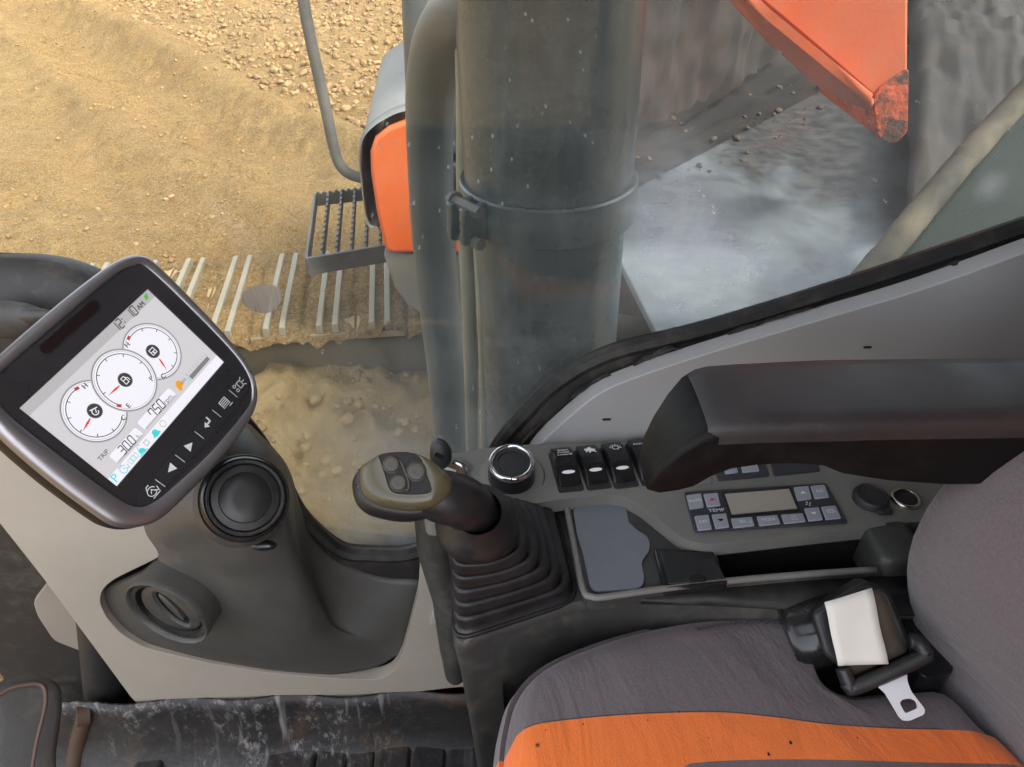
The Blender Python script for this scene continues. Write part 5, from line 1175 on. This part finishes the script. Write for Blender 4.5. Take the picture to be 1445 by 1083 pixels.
# split the skin along the seam curves
def seam(x):   # y of the grey / orange seam
    return np.interp(x, SX, SY)
sp1 = [at(x, y, z=ZS) for x, y in ((640,1062),(712,1048),(740,1024),(850,1011),(1000,1007),(1090,1014),(1200,1026),(1440,1030),(1520,1030))]
sp2 = [at(x, y, z=ZS+.004) for x, y in ((900,1110),(962,1084),(985,1076),(1100,1072),(1300,1073),(1460,1073))]
s1 = cr(sp1, 6); SX = [p.x for p in s1]; SY = [p.y for p in s1]
s2 = cr(sp2, 6); SX2 = [p.x for p in s2]; SY2 = [p.y for p in s2]
def split(vs, fs, g):
    """cut polygons along g = 0: returns the two halves as MBs"""
    A, B = MB(), MB(); ids = ({}, {})
    def put(mb, idm, key, p):
        if key not in idm: idm[key] = len(mb.v); mb.v.append(p)
        return idm[key]
    gv = [g(p) for p in vs]
    for f in fs:
        tris = [f] if len(f) <= 4 else [f]
        for t_ in tris:
            for side, (mb, idm) in enumerate(((A, ids[0]), (B, ids[1]))):
                sg = 1 if side == 0 else -1; o_ = []
                for i in range(len(t_)):
                    p, q = t_[i-1], t_[i]; gp, gq = sg*gv[p], sg*gv[q]
                    if (gp >= 0) != (gq >= 0):
                        s = gp/(gp-gq); o_.append(put(mb, idm, (min(p,q), max(p,q)), vs[p].lerp(vs[q], s)))
                    if gq >= 0: o_.append(put(mb, idm, q, vs[q]))
                if len(o_) >= 3: mb.f.append(o_); mb.m.append(0)
    return A, B
def g1(p): return p.y-float(np.interp(p.x, SX, SY)) if p.z > .30 else p.y-.3
Agrey, rest = split(b.v, b.f, g1)
Aor, Acen = split(rest.v, rest.f, lambda p: p.y-float(np.interp(p.x, SX2, SY2)) if p.x > SX2[0] else p.y-(SY2[0]-1.2*(SX2[0]-p.x)))
def puff(mb, lim):
    return mb
Agrey.build('cushion', M_fg, seat, ang=50)
Aor.build('orange_cushion_panel', M_fo, seat, ang=50)
if Acen.f: Acen.build('centre_cushion_panel', M_fg, seat, ang=50)
# seam in the fold between the two cloths, and the row of stitches near the far edge
M_thread = simple('dark_thread', alb(.055,.048,.05), .85)
def on_top(p):
    d_ = (p-cen).length; return ZS+.009
b = MB(); pth = [V((p.x, p.y+.0006, 0)) for p in s1 if .03 < p.x < .43]
def seat_z(x, y):
    best = min(b_top, key=lambda q: (q.x-x)**2+(q.y-y)**2); return best.z
b_top = [p for p in Agrey.v if p.z > ZS-.02]
b.tube([V((p.x, p.y, seat_z(p.x, p.y)-.0004)) for p in pth], .0007, 6); b.build('seam', M_thread, seat, ang=180)
b = MB(); st0 = cr([at(x, y, z=ZS+.003) for x, y in ((985,883),(1020,877),(1060,874),(1105,875))], 10)
for i, p in enumerate(st0):
    dd = (st0[min(i+1, len(st0)-1)]-st0[max(i-1, 0)]).normalized(); sd = V((-dd.y, dd.x, 0))*(.0016 if i % 2 else -.0016); q = V((p.x, p.y, seat_z(p.x, p.y)+.0004)); b.tube([q-dd*.0022-sd, q+dd*.0022+sd], .0005, 5)
o = b.build('stitching', M_thread, seat); o['kind'] = 'stuff'
b = MB()
for x, y, r in ((811,972,.0011),(960,998,.0013),(824,1013,.0011),(914,1016,.0009),(1116,1048,.0021),(1085,1064,.0018),(857,1001,.0008),(880,918,.0009),(1075,950,.0012),(770,1030,.0009),(1000,1041,.0008),(1210,1041,.0010)):
    p = at(x, y, z=ZS+.009); b.ico(V((p.x, p.y, seat_z(p.x, p.y) if p.y > .36 else ZS+.0085)), r*.75, 1, 0, (1, 1.2, .35), .2)
o = b.build('burn_mark', simple('charred_cloth', alb(.006,.005,.005), .9), seat); o['kind'] = 'stuff'
# backrest
yb = .455
lp = [(1283,865),(1277,810),(1290,750),(1330,692),(1395,634),(1450,598),(1510,560)]
edge = [at(x, y, y=yb) for x, y in lp]
eg = cr(edge, 5)
rings = []
zs = [p.z for p in eg]; xs = [p.x for p in eg]
o_ = sorted(zip(zs, xs)); zs = [q[0] for q in o_]; xs = [q[1] for q in o_]
for z in list(np.linspace(.50, 1.05, 24))+[1.08,1.10]:
    x0 = float(np.interp(z, zs, xs)) if z >= zs[0] else xs[0]+(zs[0]-z)*.15
    e = max(0, (z-1.03)/.07); sc_ = 1-e*e*.5
    half = [(.034,.33),(.022,.375),(.008,.415),(.001,.44),(.003,.458),(.016,.472),(.045,.480),(.09,.480),(.125,.46),(.14,.38)]
    ring_ = [V((x0+dx_*1.0, .16+(yy-.16)*sc_, z)) for dx_, yy in [(.042,.20),(.040,.28)]+half]
    ring_ += [V((x0+dx_, .16-(yy-.16)*sc_, z)) for dx_, yy in half[::-1]+[(.040,.28),(.042,.20)]]
    rings.append(resample(ring_, 90))
b = MB(); b.loft(rings, True, True, True)
se = [(1452,948),(1440,975),(1428,1005),(1424,1038)]
sy = [at(x, y, x=.45) for x, y in se]
def g3(p): return p.y-(.306+.22*(p.z-.58))
Bg, Bo = split(b.v, b.f, g3)
Bo, Bc = split(Bo.v, Bo.f, lambda p: p.y-(.225+.15*(p.z-.58)))
Bg.build('backrest', M_fg, seat, ang=60); Bo.build('orange_backrest_panel', M_fo, seat, ang=60); Bc.build('centre_backrest_panel', M_fg, seat, ang=60)
# armrest
AZ_ = .84
def ar(x, y, z=AZ_): return at(x, y, z=z)
x0, x1 = ar(1022, 600).x, .66
yn, yf = ar(1100, 606).y, ar(1100, 515).y
rings = []
W_ = yf-yn
def arm_sec(x, zt, zb, a, c):
    ya, yc = yn+a, yf-c; zt, zb = AZ_+zt, AZ_+zb; r_ = min(.008, (zt-zb)*.45, (yc-ya)*.45)
    sec = [(ya, zb+r_), (ya, zt-r_)]+[(ya+r_*(1-math.cos(u)), zt-r_+r_*math.sin(u)) for u in np.linspace(.2, math.pi/2, 5)]+[(yc-r_*math.sin(u), zt-r_+r_*math.cos(u)) for u in np.linspace(0, math.pi/2-.2, 5)]+[(yc, zt-r_), (yc, zb+r_), (yc-r_, zb), (ya+r_, zb)]
    return [V((x, y, z)) for y, z in sec]
for q in ((x0-.051,-.056,-.064,.006,.044),(x0-.049,-.046,-.069,.003,.038),(x0-.040,-.030,-.071,.001,.028),(x0-.028,-.015,-.068,0,.018),(x0-.016,-.005,-.064,0,.009),(x0-.004,-.001,-.055,.001,.003),(x0+.012,.0,-.049,.003,.002),(x0+.035,.0,-.046,.004,.002),(x0+.06,.0,-.046,.005,.002),(x0+.09,.0,-.049,.005,.002),(.29,.0,-.058,.005,.002),(.33,.0,-.067,.005,.002),(.38,.0,-.073,.005,.002),(.45,-.001,-.074,.005,.002),(x1,-.002,-.070,.005,.002)): rings.append(arm_sec(*q))
b = MB(); b.loft(rings); arm = b.build('armrest', M_armside, seat, ang=60)
rings = []
for x, in_, fr_, dz in ((x0-.012,.003,.006,-.0030),(x0-.006,.0015,.003,.0004),(x0+.004,.0,.001,.0022),(x0+.03,-.0005,.0,.0034),(x0+.09,-.0015,-.002,.0044),(.29,-.0015,-.002,.0048),(.38,-.0015,-.002,.0042),(x1-.005,.0,.0,.0015)):
    ya, yc = yn+in_, yf-fr_; pr = ((0,-.016),(-.001,-.010),(.0,-.005),(.02,-.0012),(.06,.0012),(.2,.0026),(.5,.0036),(.8,.0026),(.95,.0008),(1,-.006))
    rings.append([V((x, ya+(yc-ya)*s, AZ_+dz+e)) for s, e in pr])
b = MB(); b.grid(rings); b.build('armrest_pad', M_arm, arm, ang=180)

# ------------------------------------------------------------------ seat belt
bt = thing('seat_belt', 'retracted seat belt with bright steel tongue lying on the grey cushion', 'seat belt', at(1240, 940, z=ZS))
bo = at(1262, 950, t=.678); bn = (at(1300, 935, t=.676)-bo).cross(at(1195, 838, t=.694)-bo).normalized(); bn = bn if bn.dot(CAM-bo) > 0 else -bn
def bp_(x, y, c=0): return onplane(x, y, bo, bn)+bn*c
BFx = (bp_(1280, 880)-bp_(1180, 905)).normalized()
b = MB(); ho = bp_(1172, 905, -.050); b.lathe(ho-BFx*.03, BFx, [(.006,0),(.028,.0),(.032,.006),(.032,.05),(.026,.056),(.0,.056)], 36); b.build('retractor_drum', M_gloss, bt, ang=50)
b = MB(); b.prism(fillet([bp_(x, y, -.012) for x, y in ((1150,868),(1228,820),(1262,836),(1296,918),(1215,962),(1168,930))], .006, 4), bn*-.035); b.build('retractor_case', M_black, bt, bevel=.004)
b = MB(); P = []
for s in np.linspace(0, 1, 12):
    x_a, y_a = 1224+(1206-1224)*s*.2, 832+(960-832)*s; P.append([bp_(1188+14*s+u*(60-2*u), 838+u*-14+s*(112+u*-16), .002+.004*math.sin(s*7)) for u in np.linspace(0, 1, 5)])
P = []
for s in np.linspace(0, 1, 12):
    l_ = (1182+(1204-1182)*s, 850+(956-850)*s); r_ = (1244+(1284-1244)*s, 832+(922-832)*s)
    P.append([bp_(l_[0]+(r_[0]-l_[0])*u, l_[1]+(r_[1]-l_[1])*u, -.006+.003*math.sin(s*6)+.002*math.sin(u*3.1)) for u in np.linspace(0, 1, 6)])
b.grid(P); b.build('webbing', M_web, bt, ang=180, solid=.0014)
# plastic loop
lp = [(1188,942),(1196,962),(1206,968),(1296,928),(1301,918),(1293,906),(1282,904)]
b = MB(); b.tube(cr([bp_(x, y, .004) for x, y in lp], 6), .0068, 12); b.build('loop', M_black, bt, ang=180)
tg = [(1234,966),(1279,950),(1279,962),(1284,976),(1304,1002),(1303,1009),(1283,1018),(1273,1017),(1268,1012),(1248,978)]
hl = [(1268,993),(1272,988),(1284,986),(1292,990),(1294,1000),(1276,1008)]
tn = V((-.08,-.35,.93)).normalized(); to = bp_(1258, 960, .001)
def tp_(x, y, c=0): return onplane(x, y, to, tn)+tn*c
b = MB(); b.prism(fillet([tp_(x, y) for x, y in tg], .0025, 3), tn*.0024, holes=[fillet([tp_(x, y) for x, y in hl], .002, 3)]); b.build('tongue', M_steel, bt, bevel=.0006)
b = MB(); P = []
pa, pb, pc_, pd = (1161,849),(1228,829),(1250,935),(1180,938)
for s in np.linspace(0, 1, 9):
    row = []
    for u in np.linspace(0, 1, 7):
        l_ = (pa[0]+(pd[0]-pa[0])*s, pa[1]+(pd[1]-pa[1])*s); r_ = (pb[0]+(pc_[0]-pb[0])*s, pb[1]+(pc_[1]-pb[1])*s)
        row.append(bp_(l_[0]+(r_[0]-l_[0])*u, l_[1]+(r_[1]-l_[1])*u, .006+.0015*math.sin(s*9)+.001*math.sin(u*5+s*3)))
    P.append(row)
b.grid(P); b.build('paper_tag', M_paper, bt, ang=180, solid=.0004)
# side bracket of the backrest beside the belt
b = MB(); b.prism(fillet([at(x, y, z=.585) for x, y in ((1250,822),(1285,818),(1300,850),(1350,950),(1300,958),(1270,890))], .01, 3), (0, 0, -.08)); b.build('hinge_cover', M_gloss, seat, bevel=.010, seg=3)

# ------------------------------------------------------------------ floor mat and pedals
def matmat():
    k = NT('worn_floor_rubber'); base = k.mix(k.ramp(k.noise(9, 6, .65), .35, .7), alb(.012,.011,.011), alb(.034,.030,.027))
    # dried white powder: fine scuffs inside broad patches, and thin drips down the upturned edge
    pat = k.ramp(k.noise(4.2, 3, .5), .44, .60); sc_ = k.ramp(k.noise(95, 5, .75, (1,.45,.6)), .50, .68)
    mid = k.ramp(k.noise(24, 6, .7), .44, .62); wv = k.math('MULTIPLY', k.math('MULTIPLY', pat, sc_), mid)
    drip = k.math('MULTIPLY', k.ramp(k.noise(42, 3, .6, (1,.10,.10)), .60, .70), pat); sz = k.n('SeparateXYZ'); g_ = k.n('NewGeometry'); k.l(g_.outputs['Position'], sz.inputs[0])
    drip = k.math('MULTIPLY', drip, k.ramp(sz.outputs[2], .045, .09, .25, 1)); wv = k.math('MAXIMUM', wv, k.math('MULTIPLY', drip, .7))
    base = k.mix(k.math('MULTIPLY', wv, .8), base, alb(.36,.345,.34)); base = k.mix(k.math('MULTIPLY', k.ramp(k.noise(5.5, 5, .65), .52, .66, 0, .8), k.ramp(k.noise(50, 5, .7), .35, .6)), base, alb(.12,.068,.03))
    k.l(base, k.b.inputs['Base Color']); k.b.inputs['Roughness'].default_value = .5; k.l(k.bump(k.noise(40, 6, .7), .6, .004), k.b.inputs['Normal']); return k.mat
M_mat = matmat()
mt = thing('floor_mat', 'worn black ribbed rubber floor mat with white dried powder stains', 'floor mat', V((-.25, .55, 0)))
P = []
xsn = np.linspace(-.66, .14, 60)
for x in xsn:
    yb_ = .63
    sec = [(.645,.175),(.642,.150),(.635,.10),(.615,.06),(.585,.045),(.54,.040),(.45,.040),(.30,.040),(.0,.040)]
    P.append([V((x, y+.004*math.sin(x*40), z+.004*float(vnoise(np.array(x*1.0), np.array(y), 9, 61)))) for y, z in sec])
b = MB(); b.grid(P); b.build('mat_sheet', M_mat, mt, ang=180, solid=.004)
P = []
for (xa, xb, yt, rr) in ((208,246,1046,.02),(382,456,1036,.02),(462,498,1032,.006),(502,537,1025,.006),(543,586,1018,.006),(592,634,1014,.006),(640,690,1008,.006)):
    a_, c_ = at(xa, yt-12, z=.070), at(xb, yt-14, z=.070)
    b = MB(); o_ = fillet([V((a_.x, a_.y, .070)), V((c_.x, c_.y, .070)), V((c_.x-.03, .20, .070)), V((a_.x-.03, .20, .070))], rr, 4); b.prism([p-EZ*.034 for p in o_], (0,0,.034)); b.build('mat_rib', M_mat, mt, bevel=.006, seg=3)
lt = thing('travel_lever', 'black rounded control lever pad with a brown edge line', 'lever', at(40, 1083, t=.76))
lo_ = at(34, 1020, t=.72); lnr = (CAM-lo_).normalized()+V((.2,0,.1)); lnr.normalize()
def lv(x, y, c=0): return onplane(x, y, lo_, lnr)+lnr*c
LO = [(-30,1150),(-22,990),(-6,966),(18,956),(48,953),(72,958),(86,972),(88,1000),(80,1060),(70,1150)]
ll = resample(cr([lv(*p) for p in LO], 5, True), 60); lc_ = sum(ll, V((0,0,0)))/60
def lr(k_, c): return [lc_+(p-lc_)*k_+lnr*c for p in ll]
b = MB(); b.loft([lr(.9,-.02), lr(1,-.012), lr(1,-.002), lr(.93,.003), lr(.80,.0045), lr(.4,.0055)]); b.build('lever_pad', M_body, lt, ang=60)
b = MB(); b.tube(cr([lv(x, y, .0042) for x, y in ((-14,1140),(-8,1000),(4,978),(24,969),(52,966),(62,974),(62,1000),(48,1060),(38,1140))], 5), .0022, 8); b.build('edge_line', simple('brown_line', alb(.085,.05,.035), .5), lt, ang=180)
b = MB(); b.tube([lv(20, 1150, -.02), lv(10, 1300, -.05)], .014, 12); b.build('lever_stalk', M_black, lt)
b = MB(); b.tube(cr([at(122, 1008, z=.15), at(112, 1040, z=.10), at(102, 1090, z=.05), at(96, 1140, z=.02)], 5), .012, 12); b.tube([at(108, 1012, z=.155), at(126, 1008, z=.15)], .014, 12)
rusty = plastic('rusty_steel', alb(.060,.034,.020), .65, .4, 200, .5, .2, alb(.14,.10,.07)); o = b.build('pedal_arm', rusty, None, off=at(102, 1090, z=.05)); tag(o, 'rusty brown pedal arm rising from the floor beside the black lever pad', 'pedal arm')
